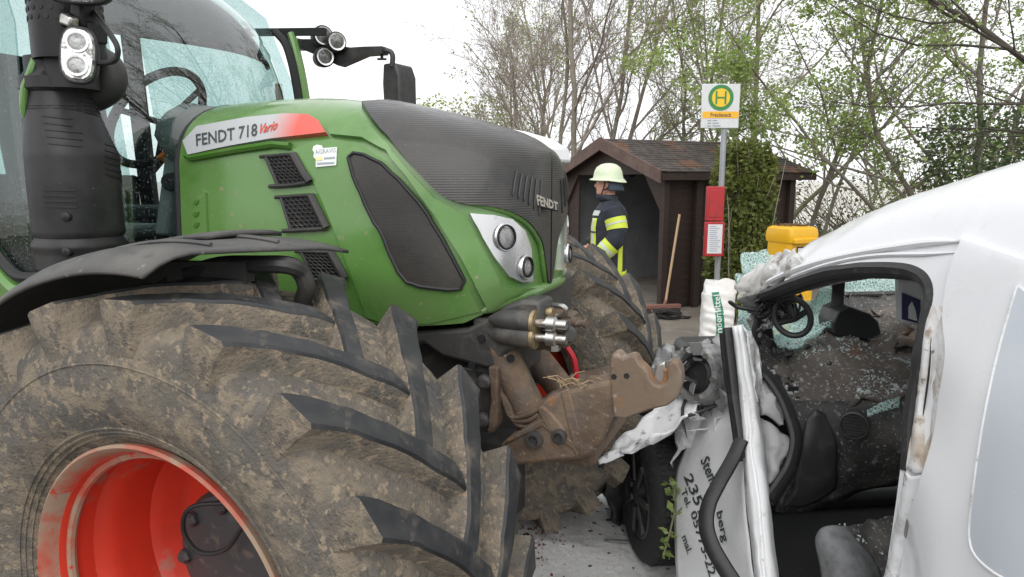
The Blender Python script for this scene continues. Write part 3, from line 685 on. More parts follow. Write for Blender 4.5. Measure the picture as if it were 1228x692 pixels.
def pillar(name, m, pts, wd, dp):
    mb = MB(); P = spline(pts, 5); mb.tube(P, wd, 8, True, dp / wd); return mb.build(name, m, tr)
for sg in (-1, 1):
    P = [ssm(i / 10, sg) + V((-.04, -.03, 0)) for i in range(8)] if sg < 0 else [T(x, y, .72) for x, y in ((330, 38), (342, 52), (349, 72), (354, 95), (359, 126), (362, 160))]
    pillar('cab_pillar', m_cabdark, P, .034 if sg < 0 else .022, .03 if sg < 0 else .02)
    if sg > 0: pillar('green_pillar_cover', m_green, [T(x, y, .76) for x, y in ((349, 40), (353, 52), (358, 72), (363, 95), (368, 126), (372, 150))], .022, .02)
# cab shell
mb = MB(); mb.box((-2.1, 0, 2.98), (1.3, 1.56, .16)); mb.build('cab_roof', m_cabdark, tr, bevel=.05)
for sg in (-1, 1):
    fu = 0 if sg < 0 else -.22
    mb = MB(); mb.prism([(-.94 + fu, .78 * sg, 1.40), (-1.06 + min(fu, 0) * .5, .78 * sg, 1.44), (-1.22, .78 * sg, 1.60), (-1.30, .78 * sg, 1.80), (-1.5, .79 * sg, 1.9), (-2.2, .80 * sg, 1.9), (-2.3, .78 * sg, 2.80), (-1.66, .74 * sg, 2.80), (-1.08 + fu, .74 * sg, 2.55), (-.94 + fu, .76 * sg, 2.2)], (0, .006, 0)); mb.build('cab_door_glass', m_glass, tr, ang=0)
    P = spline([(-.93 + fu, .64 * sg, 2.2), (-.92 + fu, .66 * sg, 1.8), (-.92 + fu * .5, .74 * sg, 1.46), (-.97, .79 * sg, 1.41), (-1.07, .79 * sg, 1.45), (-1.22, .79 * sg, 1.61), (-1.30, .79 * sg, 1.80), (-1.5, .80 * sg, 1.92)], 5)
    mb = MB(); mb.tube(P, .018, 8); mb.build('door_seal', m_black, tr)
    mb = MB(); mb.tube([p + V((-.015, -.01 * sg, -.05)) for p in P[15:]], .030, 8); mb.prism([(-.78, .7 * sg, 1.38), (-.97, .77 * sg, 1.38), (-1.09, .77 * sg, 1.42), (-1.24, .77 * sg, 1.58), (-1.34, .77 * sg, 1.78), (-1.6, .77 * sg, 1.8), (-1.6, .77 * sg, 1.1), (-.78, .7 * sg, 1.1)], (0, -.03 * sg, 0)); mb.build('cab_lower_panel', m_green, tr)
    mb = MB(); mb.bar((-.95, .77 * sg, 2.46), (-2.3, .79 * sg, 2.56), .03, .035); mb.bar((-2.28, .79 * sg, 1.2), (-2.34, .77 * sg, 2.85), .06, .08); mb.build('door_frame', m_cabdark, tr)
mb = MB(); mb.prism([(-2.36, -.72, 1.75), (-2.36, .72, 1.75), (-2.44, .70, 2.78), (-2.44, -.70, 2.78)], (-.006, 0, 0)); mb.build('rear_window', m_glass, tr, ang=0)
mb = MB(); mb.box((-2.36, 0, 1.5), (.08, 1.5, .5)); mb.box((-1.7, 0, 1.16), (1.3, 1.5, .08)); mb.box((-1.05, 0, 1.35), (.1, 1.2, .35)); mb.build('cab_floor', m_cabdark, tr, bevel=.02)
# steering column, wheel and console
m_consgrey = mat('light grey console', (.21, .225, .22), .6)
sc_c = TU(190, 143, -1.04); ax = V((-.80, -.12, .58))
x_, y_, z_ = basis(ax)
mb = MB(); mb.tube([sc_c + (x_ * math.cos(k / 40 * 6.2832) + y_ * math.sin(k / 40 * 6.2832)) * .215 for k in range(41)], .017, 10, False)
for k in (.1, 2.3, 4.2): mb.tube([sc_c - ax * .03, sc_c + (x_ * math.cos(k) + y_ * math.sin(k)) * .21], .012, 6)
mb.build('steering_wheel', m_black, tr)
mb = MB(); mb.loft([[sc_c - ax * d + V((.06 + d * .25, 0, 0)) + x_ * (r * math.cos(k / 12 * 6.28)) + y_ * (r * .8 * math.sin(k / 12 * 6.28)) for k in range(12)] for d, r in ((.02, .05), (.05, .13), (.12, .17), (.2, .16), (.35, .11), (.7, .10))]); mb.build('instrument_console', m_cabgrey, tr)
mb = MB(); mb.prism([TU(184, 282, -.92), TU(196, 190, -.92), TU(207, 158, -.92), TU(222, 146, -.92), TU(216, 285, -.92)], (.05, .02, 0)); mb.build('side_console', m_consgrey, tr, bevel=.01)
mb = MB(); c = TU(205, 218, -.865); mb.lathe([(.035, 0), (.03, .012), (.001, .014)], c, (.6, -.7, .1), 14, False); mb.build('console_knob', m_black, tr)
mb = MB(); mb.bar(TU(183, 205, -1.1), TU(201, 184, -1.1), .02, .02); mb.build('control_lever', m_black, tr)
mb = MB(); mb.bar(TU(193, 192, -1.09), TU(203, 183, -1.09), .03, .03); mb.build('orange_lever_grip', m_orange, tr)
# seat
mb = MB(); mb.box((-1.75, .05, 1.52), (.5, .52, .16)); mb.box((-1.98, .05, 1.92), (.14, .5, .72), Matrix.Rotation(R(-8), 3, 'Y')); mb.build('driver_seat', m_cabdark, tr, bevel=.05)
mb = MB()
for i in range(5): mb.box((-1.25, -.30, 1.30 + i * .055), (.35 - i * .02, .36, .045))
mb.build('armrest_console', m_cabgrey, tr, bevel=.015)

# ------------------------------------------------------ exhaust tower
def tower(a, b):
    z = 1.44 + .66 * a; an = b * 6.2831853
    k = lerp_table(z, [(1.44, 0), (1.80, 0), (1.985, 1), (2.2, 1)])
    r = .122 - .036 * k + (.006 if 1.50 < z < 1.525 else 0) + (-.006 if 1.53 < z < 1.545 else 0) + (.012 if 2.0 < z < 2.04 else 0)
    if z > 2.045: r *= .92
    cx = TWX - .036 * k
    q = 2.6; ca, sa = math.cos(an), math.sin(an); e = (abs(ca) ** q + abs(sa) ** q) ** (-1 / q)
    # shoulder slants to the front only
    return V((cx + r * e * ca * (1 if ca > 0 or k == 0 else 1), TWY + r * e * sa, z))
TWX, TWY = -.85, -.68
TS = Surf(tower, (0, 1), (0, 1), 60, 72, FTi, flip=1)
_p, _q = tower(.3, .0), TS.nrm(.3, .0)
if _q.x < 0: TS.flip = -1
mb = MB(); mb.grid(lambda u, v: tower(u, v), 60, 56); ex = mb.build('exhaust_shroud', m_shroud, tr, ang=40)
mb = MB()
for rows, x0, x1, y0, y1, sk in ((5, 50, 96, 137, 170, 4), (6, 126, 156, 171, 207, 8), (4, 51, 92, 226, 246, 1), (5, 92, 122, 112, 130, 8)):
    for k in range(rows):
        y = y0 + (y1 - y0) * k / (rows - 1); off = (k * 2 if rows == 5 and x0 == 50 else 0)
        xa, xb = x0 + off, x1 - (12 if rows == 5 and x0 == 50 and k < 2 else 0) + (3 if x0 == 50 else 0)
        TS.drape(mb, [(xa, y), (xb, y + sk), (xb, y + sk + 2.6), (xa, y + 2.6)], .0025, .03, .003, 4)
tag(mb.build('slot', m_black, ex, ang=0), kind='stuff')
mb = MB()
for px, py in ((80, 260), (81, 302)): 
    p = TS.pt(px, py); mb.lathe([(.014, -.01), (.014, .006), (.008, .009), (.001, .009)], p, (0.3, -1, 0), 12, False)
mb.build('bolt', m_shroud, ex)
PX, PY = -.815, -.68
mb = MB(); mb.lathe([(.096, 2.09), (.100, 2.085), (.101, 2.10), (.101, 2.95), (.09, 2.95), (.09, 2.10)], (PX, PY, 0), (0, 0, 1), 40, False); epipe = mb.build('exhaust_pipe', m_shroud, tr)
mb = MB(); mb.lathe([(.075, 2.0), (.075, 2.2)], (PX, PY, 0), (0, 0, 1), 24); mb.build('inner_pipe', m_black, epipe)
mb = MB()
for j in range(22):
    for k in range(22):
        an = (k + .5 * (j % 2)) / 22 * 6.2832; c = V((PX + .1005 * math.cos(an), PY + .1005 * math.sin(an), 2.20 + j * .026)); mb.lathe([(.0075, 0), (.0075, .0022), (.001, .0022)], c, (math.cos(an), math.sin(an), 0), 7, False)
tag(mb.build('perforation', m_black, epipe, ang=0), kind='stuff')
# intake elbow and cable
mb = MB(); P = spline([T(100, 118, -.6), T(118, 112, -.58), T(131, 100, -.57), T(130, 84, -.57), T(118, 74, -.58), T(104, 72, -.6)], 6); mb.tube(P, .052, 16); mb.build('intake_elbow', m_plastic, tr)
mb = MB(); mb.tube(spline([T(112, 14, -.72), T(124, 30, -.76), T(139, 52, -.78), T(141, 66, -.78), T(134, 74, -.78), T(112, 76, -.76)], 6), .008, 8); mb.build('lamp_cable', m_black, tr)
# work lamps on the tower
def work_lamp(c, n, s, up=(0, 0, 1)):
    n = V(n).normalized(); x = V(up).cross(n).normalized(); y = n.cross(x)
    def ringp(k, sx, sy, d):
        an = k / 28 * 6.2832; ca, sa = math.cos(an), math.sin(an); e = (abs(ca) ** 3 + abs(sa) ** 3) ** (-1 / 3)
        return c + x * (sx * e * ca) + y * (sy * e * sa) + n * d
    b = MB(); b.loft([[ringp(k, .03 * s, .05 * s, -.10 * s) for k in range(28)], [ringp(k, .05 * s, .082 * s, -.06 * s) for k in range(28)], [ringp(k, .057 * s, .095 * s, -.004 * s) for k in range(28)], [ringp(k, .054 * s, .092 * s, .006 * s) for k in range(28)]])
    o = b.build('work_lamp', m_black, tr)
    b = MB(); b.loft([[ringp(k, .050 * s, .088 * s, .0065 * s) for k in range(28)], [ringp(k, .044 * s, .080 * s, .017 * s) for k in range(28)]]); b.build('lamp_face', m_facet, o)
    for d in (.038, -.038):
        b = MB(); b.lathe([(.036 * s, .012 * s), (.034 * s, .025 * s), (.026 * s, .024 * s)], c + y * d * s, n, 20, False); b.build('lamp_rim', m_chrome, o)
        b = MB(); b.lathe([(.033 * s, .020 * s), (.024 * s, .028 * s), (.012 * s, .032 * s), (.001, .033 * s)], c + y * d * s, n, 18, False); b.build('lens', m_lens, o)
    return o
lc = T(94, 66, -.80)
work_lamp(lc, (.62, -.70, .06), .86, (.12, .0, 1))
mb = MB(); mb.bar(T(100, 34, -.74), T(100, 2, -.74), .05, .05); mb.box(T(84, 25, -.76), (.05, .04, .035)); mb.bar(T(90, 36, -.70), T(118, 40, -.72), .06, .06); mb.build('lamp_bracket', m_black, tr, bevel=.008)
mb = MB(); mb.box(T(83, 25, -.79), (.045, .03, .03), Matrix.Rotation(R(20), 3, 'Y')); mb.build('bracket_clamp', m_steel, tr, bevel=.006)
work_lamp(T(92, -19, -.80), (.55, -.75, -.05), .95, (1, .6, 0))
# green grab rail
mb = MB(); mb.tube(spline([T(46, 60, -.74), T(38, 84, -.76), T(30, 105, -.77), T(29, 128, -.77), T(33, 143, -.76), T(44, 152, -.74)], 6), .012, 10); mb.build('grab_rail', m_green, tr)
# ------------------------------------------------------ far-side lamp arm and mirror
YM = .98
mb = MB(); mb.loft([[T(x, y - h, YM) + V((0, d, 0)) for d in (-.03, .03)] + [T(x, y + h, YM) + V((0, d, 0)) for d in (.03, -.03)] for x, y, h in ((346, 52, 8), (366, 54, 6), (385, 58, 10), (410, 68, 12), (424, 66, 8), (440, 62, 5), (462, 61, 4.5))])
mb.tube(spline([T(460, 61, YM), T(468, 62, YM), T(471, 68, YM), T(470, 80, YM)], 5), .014, 8); mb.build('mirror_arm', m_plastic, tr)
mb = MB(); mb.bar(T(458, 63, YM), T(458, 70, YM), .012, .012); mb.bar(T(453, 71, YM), T(463, 71, YM), .012, .01); mb.build('mirror_clip', m_plastic, tr)
mb = MB(); mb.prism([T(459, 76, YM), T(474, 75, YM), T(479, 90, YM), T(480, 127, YM), T(480, 150, YM), T(461, 150, YM), T(458, 100, YM)], (.02, .14, 0)); mb.build('mirror', m_plastic, tr, bevel=.012)
for (px, py, s) in ((386, 44, 1), (402, 51, .95), (388, 69, .95)):
    c = T(px, py, YM - .06); n = V((.75, -.62, -.05)).normalized()
    mb = MB(); mb.lathe([(.022 * s, -.09), (.046 * s, -.07), (.054 * s, -.01), (.055 * s, .03), (.049 * s, .036)], c, n, 24); o = mb.build('front_work_lamp', m_black, tr)
    mb = MB(); mb.lathe([(.047 * s, .037), (.046 * s, .044), (.038 * s, .042)], c, n, 20, False); mb.build('lamp_rim', m_chrome, o)
    mb = MB(); mb.lathe([(.042 * s, .038), (.028 * s, .047), (.001, .051)], c, n, 18, False); mb.build('lens', m_lens, o)

# ------------------------------------------------------ chassis, axle and front linkage
mb = MB(); mb.box((-1.3, 0, .95), (2.4, .56, .66)); mb.box((0, 0, 1.12), (.9, .46, .34)); mb.build('chassis', m_cast, tr, bevel=.03)
mb = MB(); mb.box((0, 0, .66), (.34, 1.3, .32)); mb.box((.10, 0, .55), (.5, .55, .35)); mb.lathe([(.16, -.76), (.18, -.7), (.12, -.55), (.10, .55), (.18, .7), (.16, .76)], (0, 0, .735), (0, 1, 0), 20); mb.build('front_axle', m_cast, tr, bevel=.03)
# grey side casting under the hood
mb = MB(); mb.prism([T(x, y, -.35) for x, y in ((470, 400), (500, 398), (560, 394), (592, 378), (606, 366), (626, 360), (648, 362), (650, 392), (632, 412), (606, 424), (598, 440), (585, 443), (560, 436), (530, 428), (508, 412), (480, 420))], (0, .12, 0)); fc = mb.build('front_casting', m_cast, tr, bevel=.012)
mb = MB()
for px, py in ((577, 406), (566, 438), (612, 430)): mb.lathe([(.012, -.006), (.012, .004), (.001, .004)], T(px, py, -.356), (0, -1, 0), 12, False)
mb.build('casting_hole', m_black, fc)
mb = MB(); mb.box(TU(655, 345, .50) + V((-.06, 0, -.05)), (.16, .5, .16)); mb.build('front_plate', m_cast, tr, bevel=.02)
for (px, py) in ((618, 385), (618, 402)):
    c = T(px, py, -.36); mb = MB(); mb.lathe([(.008, -.085), (.026, -.055), (.033, -.02), (.034, .055)], c, (1, 0, 0), 20); o = mb.build('coupling_cylinder', m_cast, tr)
    mb = MB(); mb.lathe([(.037, .055), (.037, .066), (.03, .066), (.001, .064)], c, (1, 0, 0), 20); mb.build('cylinder_cap', m_gold, o)
    mb = MB(); mb.lathe([(.012, .066), (.012, .10), (.022, .10), (.022, .125), (.014, .13), (.014, .16)], c, (1, 0, 0), 14); mb.build('quick_coupler', m_steel, o)
mb = MB()
mb.bar(T(634, 377, -.20), T(691, 383, -.20), .06, .045); mb.bar(T(640, 412, -.20), T(684, 408, -.20), .07, .035); mb.box(T(655, 395, -.16), (.06, .05, .12)); mb.box(T(680, 396, -.24), (.05, .06, .07))
mb.build('top_link_bracket', m_rust, tr, bevel=.008)
mb = MB(); mb.tube([T(663, 375, -.25), T(663, 415, -.25)], .014, 10); mb.tube(spline([T(650, 366, -.22), T(660, 366, -.24), T(674, 367, -.26), T(679, 372, -.26), T(675, 378, -.25), T(660, 379, -.24)], 5), .008, 8); mb.lathe([(.022, 0), (.022, .02)], T(664, 420, -.25), (0, 0, 1), 6); mb.build('top_link_pin', m_steel, tr)
mb = MB(); 
for k in range(3): mb.tube(spline([T(641 + 3 * k, 372, -.2), T(646 + 2 * k, 366 - 2 * k, -.21), T(648, 395, -.22), T(642, 410, -.2)], 4), .006, 6)
mb.build('hydraulic_fitting', m_gold, tr)
for (px, py, v_, r_, l_, ax_, m_) in ((640, 374, -.30, .020, .05, (1, 0, 0), m_gold), (648, 391, -.28, .016, .06, (1, 0, 0), m_steel), (640, 404, -.28, .018, .06, (1, .2, 0), m_cast), (656, 384, -.30, .013, .07, (.8, -.4, 0), m_steel), (683, 398, -.30, .020, .04, (.4, -1, 0), m_cast), (688, 386, -.26, .016, .04, (1, -.3, 0), m_rust)):
    mb = MB(); mb.lathe([(r_, 0), (r_, l_ * .4), (r_ * .7, l_ * .45), (r_ * .7, l_), (r_ * .9, l_), (r_ * .9, l_ * 1.25)], T(px, py, v_), ax_, 12); mb.build('hitch_fitting', m_, tr)
mb = MB(); mb.box((.46, -.18, 1.20), (.12, .30, .20)); mb.build('hitch_block', m_cast, tr, bevel=.01)
mb = MB(); mb.tube(spline([T(679, 415, -.05), T(688, 430, -.05), T(691, 450, -.05), T(690, 470, -.05), T(684, 485, -.05)], 5), .010, 8); mb.build('red_hose', m_red, tr)
# lift cylinders
for y, (a, b_), (c, d) in ((-.30, (604, 428), (640, 500)), (.10, (640, 425), (682, 478))):
    A, B_ = T(a, b_, y), T(c, d, y); n = B_ - A; L_ = n.length; mb = MB(); mb.lathe([(.05, -.05), (.052, 0), (.052, L_ * .82), (.056, L_ * .83), (.056, L_ * .92), (.03, L_ * .93), (.03, L_ + .04)], A, n, 20); mb.build('lift_cylinder', m_rust, tr)
mb = MB(); mb.prism([T(x, y, -.37) for x, y in ((585, 440), (597, 440), (596, 510), (590, 520), (583, 518), (588, 480))], (0, .05, 0)); mb.build('side_strut', m_rust, tr, bevel=.006)
mb = MB(); mb.prism([T(x, y, -.33) for x, y in ((553, 440), (590, 446), (588, 520), (560, 522))], (0, .04, 0)); mb.build('strut_plate', m_cast, tr, bevel=.006)
for px, py in ((581, 457), (579, 503)):
    mb = MB(); mb.lathe([(.022, -.01), (.022, .012), (.012, .016), (.012, .03)], T(px, py, -.37), (0.2, -1, 0), 8); mb.build('bolt_head', m_cast, tr)
mb = MB()
for k in range(3): mb.tube(spline([T(598, 462 + 3 * k, -.34), T(606 + 2 * k, 485, -.34), T(614 + 2 * k, 500 + 3 * k, -.34), T(632, 498 + 7 * k, -.36), T(646, 490 + 7 * k, -.36)], 5), .008, 8)
mb.build('hydraulic_line', m_rust, tr)
m_liner = mat('orange rust in the hook', (.30, .14, .05), .8, 0, [((.18, .12, .08), 14, .45, .62, .9)], bump=[(40, .5, .004)])
# lower link arms with hooks
armA = [(598, 556), (600, 532), (640, 510), (648, 484), (660, 474), (690, 466), (731, 457), (731, 466), (735, 500), (723, 530), (710, 546), (698, 551), (613, 560)]
armH = [(729, 500), (731, 457), (731, 433), (734, 424), (741, 423), (747, 430), (757, 426), (762, 428), (767, 437), (772, 441), (777, 447), (779, 455), (784, 461), (791, 464), (797, 461), (800, 454), (799, 446), (801, 437), (806, 433), (812, 435), (817, 445), (818, 460), (812, 478), (800, 487), (779, 492), (750, 503)]
for sg in (-1,):
    mb = MB(); P = [T(x, y, -.42) for x, y in armA]; mb.prism([V((p.x, p.y * -sg, p.z)) for p in P], (0, .13 * -sg, 0)); am = mb.build('lower_link_arm', m_rust, tr, bevel=.012)
    mb = MB(); P = [T(x, y, -.40) for x, y in armH]; mb.prism([V((p.x, p.y * -sg, p.z)) for p in P], (0, .055 * -sg, 0)); mb.build('hook', m_hookrust, am, bevel=.008)
    mb = MB(); P = spline([T(x, y, -.372) for x, y in ((774, 443), (778, 452), (783, 461), (791, 465), (798, 461), (801, 453), (801, 443))], 5); mb.tube(P, .020, 8, flat=.6); mb.build('hook_liner', m_liner, am)
    mb = MB(); mb.prism([T(x, y, -.36) for x, y in ((783, 452), (788, 438), (797, 434), (800, 448), (795, 460), (787, 461))], (0, .02, 0)); mb.build('hook_catch', m_steel, am, bevel=.004)
    mb = MB(); P = [T(x, y, -.425) for x, y in ((643, 490), (650, 486), (662, 497), (676, 514), (680, 524), (674, 531), (666, 527), (650, 507))]; mb.prism([V((p.x, p.y * -sg, p.z)) for p in P], (0, .02 * -sg, 0)); mb.build('latch_plate', m_rust, am, bevel=.006)
    for px, py, r in ((641, 527, .026), (671, 523, .022), (739, 449, .008), (754, 448, .008)):
        p = T(px, py, -.425 if r > .01 else -.40 + .0255); p.y *= -sg; mb = MB(); mb.lathe([(r, -.01), (r, .012), (r * .6, .014), (r * .55, .002), (.001, .002)] if r > .01 else [(r, -.03), (r, .0265), (.001, .0265)], p, (0, sg, 0), 16, False); mb.build('pin' if r > .01 else 'bolt_hole', m_cast if r > .01 else m_black, am)
mb = MB(); P = [T(x, y, -.42) for x, y in armA]; mb.prism([V((p.x - .16, -p.y, p.z - .17)) for p in P], (0, -.13, 0)); mb.build('lower_link_arm', m_rust, tr, bevel=.012)
mb = MB(); mb.prism([T(x, y, -.424) for x, y in ((672, 470), (682, 466), (700, 540), (690, 550))], (0, .01, 0)); mb.prism([T(x, y, -.424) for x, y in ((604, 534), (606, 528), (650, 502), (700, 540), (697, 547), (650, 512))], (0, .012, 0)); mb.build('arm_weld_bead', m_rust, tr, bevel=.004)
mb = MB(); a_, b_ = T(650, 515, -.29), T(700, 500, -.29); mb.box((a_ + b_) / 2 + V((-.03, .29, -.07)), (.26, .60, .12)); mb.build('link_crossbeam', m_rust, tr, bevel=.015)
# dead grass caught on the arm
mb = MB(); random.seed(2)
for k in range(60):
    a = T(random.uniform(672, 735), random.uniform(462, 474), random.uniform(-.40, -.30)); a.z += .01
    d = V((random.uniform(-.07, .07), random.uniform(-.05, .05), random.uniform(-.01, .04))); mb.tube([a, a + d * .5 + V((0, 0, .012)), a + d], .0018, 3)
tag(mb.build('caught_straw', mat('dry straw', (.28, .20, .12), .9), tr), kind='stuff')
# ---------------------------------------------------------------- crashed van (x forward, y to its left, z up; the left side is the plane y = 0)
vn = tag(empty('van', FV), 'white panel van with torn open door and crushed front beside the tractor', 'van')
def patch(name, m, rows, nu=4, rough=.0, fr=9, thick=.006, parent=vn, fn=None, ang=50, seed=0, jag=0):
    """a bent sheet through survey points (rows of points of the van); it gets fine buckles and real thickness"""
    cols = [spline(list(c), nu) for c in zip(*[spline(r_, nu) for r_ in rows])]
    b = MB(); n, m_ = len(cols), len(cols[0]); vsx = []
    for i in range(n):
        for j in range(m_):
            p = cols[i][j].copy(); q = V((p.x * fr + seed, p.y * fr, p.z * fr))
            if rough:
                rg = V((abs(noise.noise(q * 1.3)), abs(noise.noise(q * 1.3 + V((7, 3, 1)))), abs(noise.noise(q * 1.3 + V((1, 9, 4))))))
                p += noise.noise_vector(q) * rough * .6 + (rg - V((.2, .2, .2))) * rough * 2.2 + noise.noise_vector(q * 3.7) * rough * .3
            if jag and (i in (0, n - 1) or j in (0, m_ - 1)): p += noise.noise_vector(q * 5) * jag
            vsx.append(p)
    b.add(vsx, [(i * m_ + j, (i + 1) * m_ + j, (i + 1) * m_ + j + 1, i * m_ + j + 1) for i in range(n - 1) for j in range(m_ - 1)])
    o = b.build(name, m, parent, ang=ang, fix=False); o_ = o.modifiers.new('s', 'SOLIDIFY'); o_.thickness = thick; o_.offset = 0
    PATCH[name] = b; return o
PATCH = {}
m_edgewhite = mat('dull white door edge', (.80, .81, .82), .55, 0, [((.55, .54, .52), 14, .60, .72, .7), ((.3, .28, .26), 40, .66, .72, .8)], bump=[(30, .3, .004)])
m_foldgrey = mat('scuffed grey white sheet', (.60, .60, .59), .45, 0, [((.40, .39, .37), 8, .46, .60, .6), ((.22, .20, .18), 18, .58, .66, .7), ((.72, .72, .72), 14, .55, .65, .4)], bump=[(14, .5, .008)])
ZD = [(-.3, 1.49), (.05, 1.49), (.35, 1.475), (.52, 1.45), (.8, 1.385), (1.05, 1.305), (1.25, 1.24)]
ZR = [(-2.2, 1.83), (-.6, 1.835), (-.1, 1.82), (.08, 1.80), (.44, 1.70), (.86, 1.535), (1.06, 1.44), (1.25, 1.37)]
def vside(a, t):
    zd, zr = lerp_table(a, ZD), lerp_table(a, ZR); zr = max(zr, zd + .10)
    tab = [(0, .04, .25), (.12, .0, .45), (.30, -.012, .80), (.45, .0, 1.02), (.58, .03, 1.25 if a < .4 else .9 * zd), (.70, .085, zd - .01), (.78, .115, zd + (zr - zd) * .35), (.86, .17, zd + (zr - zd) * .72), (.92, .27, zd + (zr - zd) * .93), (1.0, .80, zr + .035)]
    b = lerp_table(t, [(x, y) for x, y, z in tab]); z = lerp_table(t, [(x, z) for x, y, z in tab])
    return V((a, -b, z))
def vs(a, t):
    return sum((vside(a, min(1, max(0, t + d))) for d in (-.04, -.02, 0, .02, .04)), V((0, 0, 0))) / 5
def vbody(a, t):
    p = vs(a, t)
    # the pillar is buckled and its front edge stove in
    k = max(0, 1 - abs(a + .03) / .14) * max(0, min(1, (t - .05) * 6)) * max(0, min(1, (.62 - t) * 8))
    p.y += k * (-.028 + .022 * math.sin(p.z * 13 + 1) + .014 * noise.noise(V((a * 7, p.z * 6, 3))))
    p.y += -.012 * max(0, 1 - ((a + .22) / .1) ** 2) * max(0, 1 - ((t - .42) / .16) ** 2)
    if a > .25: p.z += .010 * noise.noise(V((a * 9, t * 14, 5))) * min(1, (a - .25) * 3)
    return p
VS = Surf(vbody, (-2.2, 1.25), (0, 1), 240, 90, FVi)
if VS.nrm(-.3, .4).y < 0: VS.flip = -1
# skin: everything behind the door opening plus the rail above it
op = [(1044, 720), (1060, 692), (1072, 620), (1080, 560), (1088, 500), (1096, 430), (1104, 385), (1111, 350), (1108, 332), (1098, 322), (1078, 317), (1040, 316), (1000, 320), (965, 329), (940, 338)]
oab = [h for h in (VS.hit(p.x, p.y) for p in spline([V((*p, 0)) for p in op], 3)) if h]
a_end = max(q[0] for q in oab)
ab = [(-2.2, 0.0), (-.6, .0), (oab[0][0], 0.0)] + oab + [(a_end + .03, .80), (a_end + .02, .86), (a_end + .06, .93), (a_end + .03, 1.0)] + [(a_end + .03 - (a_end + 2.23) * i / 12, 1.0) for i in range(1, 13)] + [(-2.2, .75), (-2.2, .5), (-2.2, .25)]
mb = MB(); VS.panel(mb, ab, 0, .035, .012, scale=(1, 1.9))
bd = mb.build('body_side', m_vanwhite, vn, ang=40)
mb = MB()  # far half of roof and far side, with its window opening
for o_ in (0,):
    def far(a, t): p = vs(a, t); return V((p.x, -1.60 - p.y, p.z))
    FS = Surf(far, (-2.2, 1.25), (0, 1), 30, 30, FVi)
    hole = [(.02, .47), (.1, .45), (.75, .46), (.98, .60), (.80, .66), (.4, .68), (.02, .68)]
    FS.panel(mb, [(-2.2, 0), (-1, 0), (0, 0), (1.0, 0), (1.1, .3), (1.1, .7), (1.05, .86), (.95, 1), (0, 1), (-1, 1), (-2.2, 1)], 0, .12, .012, holes=[hole], scale=(1, 1.9))
mb.build('body_far_side', m_vanwhite, vn, ang=40)
mb = MB(); FS.panel(mb, hole, -.004, .1, .004, scale=(1, 1.9)); mb.build('passenger_window', m_crack, vn)
# raised rear flank behind the pillar: leaves the recessed door jamb in front of it
mb = MB(); jl = [(1152, 286), (1158, 292), (1150, 310), (1141, 345), (1137, 385), (1141, 425), (1135, 470), (1128, 520), (1112, 575), (1094, 640), (1082, 700), (1074, 760)]
jab = [h for h in (VS.hit(p.x, p.y) for p in spline([V((*p, 0)) for p in jl], 3)) if h]
VS.panel(mb, jab + [(jab[-1][0], .02), (-1, .02), (-2.15, .02), (-2.15, .72), (-1, .72), (-.3, .735)], .016, .04, .02, scale=(1, 1.9))
mb.build('rear_flank', m_vanwhite, vn, ang=40)
# drip rail above the door
mb = MB(); VS.line(mb, [(1158, 290), (1120, 291), (1080, 296), (1030, 304), (985, 314), (950, 326), (920, 340), (900, 350)], .011, .004, 8, smooth=True); VS.line(mb, [(1150, 303), (1110, 305), (1060, 306), (1020, 311), (980, 321), (945, 334)], .007, .002, 6, smooth=True)
mb.build('drip_rail', m_vanwhite, vn)
# black rubber seal round the opening
mb = MB(); sl_ = [V((p[0], p[1], 0)) for p in ((1083, 560), (1092, 490), (1100, 430), (1108, 385), (1114, 352), (1110, 335), (1098, 325), (1078, 320), (1040, 319), (1000, 323), (965, 332), (935, 343), (912, 353))]
P = [VS.hit(p.x, p.y) for p in spline(sl_, 4)]; P = [vs(*h) + V((0, -.012, -.008)) for h in P if h]
mb.tube(P, [.014] * 8 + [.022] * (len(P) - 8), 8); mb.tube([p + V((.0, -.03, -.012)) for p in P], .018, 8); mb.build('door_seal', m_seal, vn)
# scraped and rusty strip of the jamb
mb = MB(); VS.drape(mb, [(1098, 480), (1104, 440), (1110, 405), (1122, 398), (1132, 410), (1137, 445), (1134, 490), (1127, 530), (1112, 553), (1096, 564), (1084, 560), (1086, 530)], .0006, .02, .0006, 5); mb.build('scraped_patch', m_stain, vn, ang=60)
mb = MB()
for path in ([(1118, 390), (1116, 440), (1108, 500), (1098, 545)], [(1090, 567), (1112, 564), (1126, 550), (1135, 522)]): VS.line(mb, path, .0025, .0005, 6, smooth=True)
VS.line(mb, [(1141, 440), (1142, 462), (1138, 488)], .003, .002, 6, smooth=True)
mb.build('sheet_crease', m_vantorn, vn)
mb = MB()
for q in ([(1087, 585), (1091, 583), (1094, 587), (1092, 593), (1096, 599), (1091, 603), (1089, 595)], [(1086, 626), (1089, 620), (1091, 632), (1087, 645), (1085, 640)], [(1142, 455), (1144, 450), (1141, 470)]): VS.drape(mb, q, .004, .02, .003, 3)
mb.build('paint_chip', m_alu, vn, ang=0)
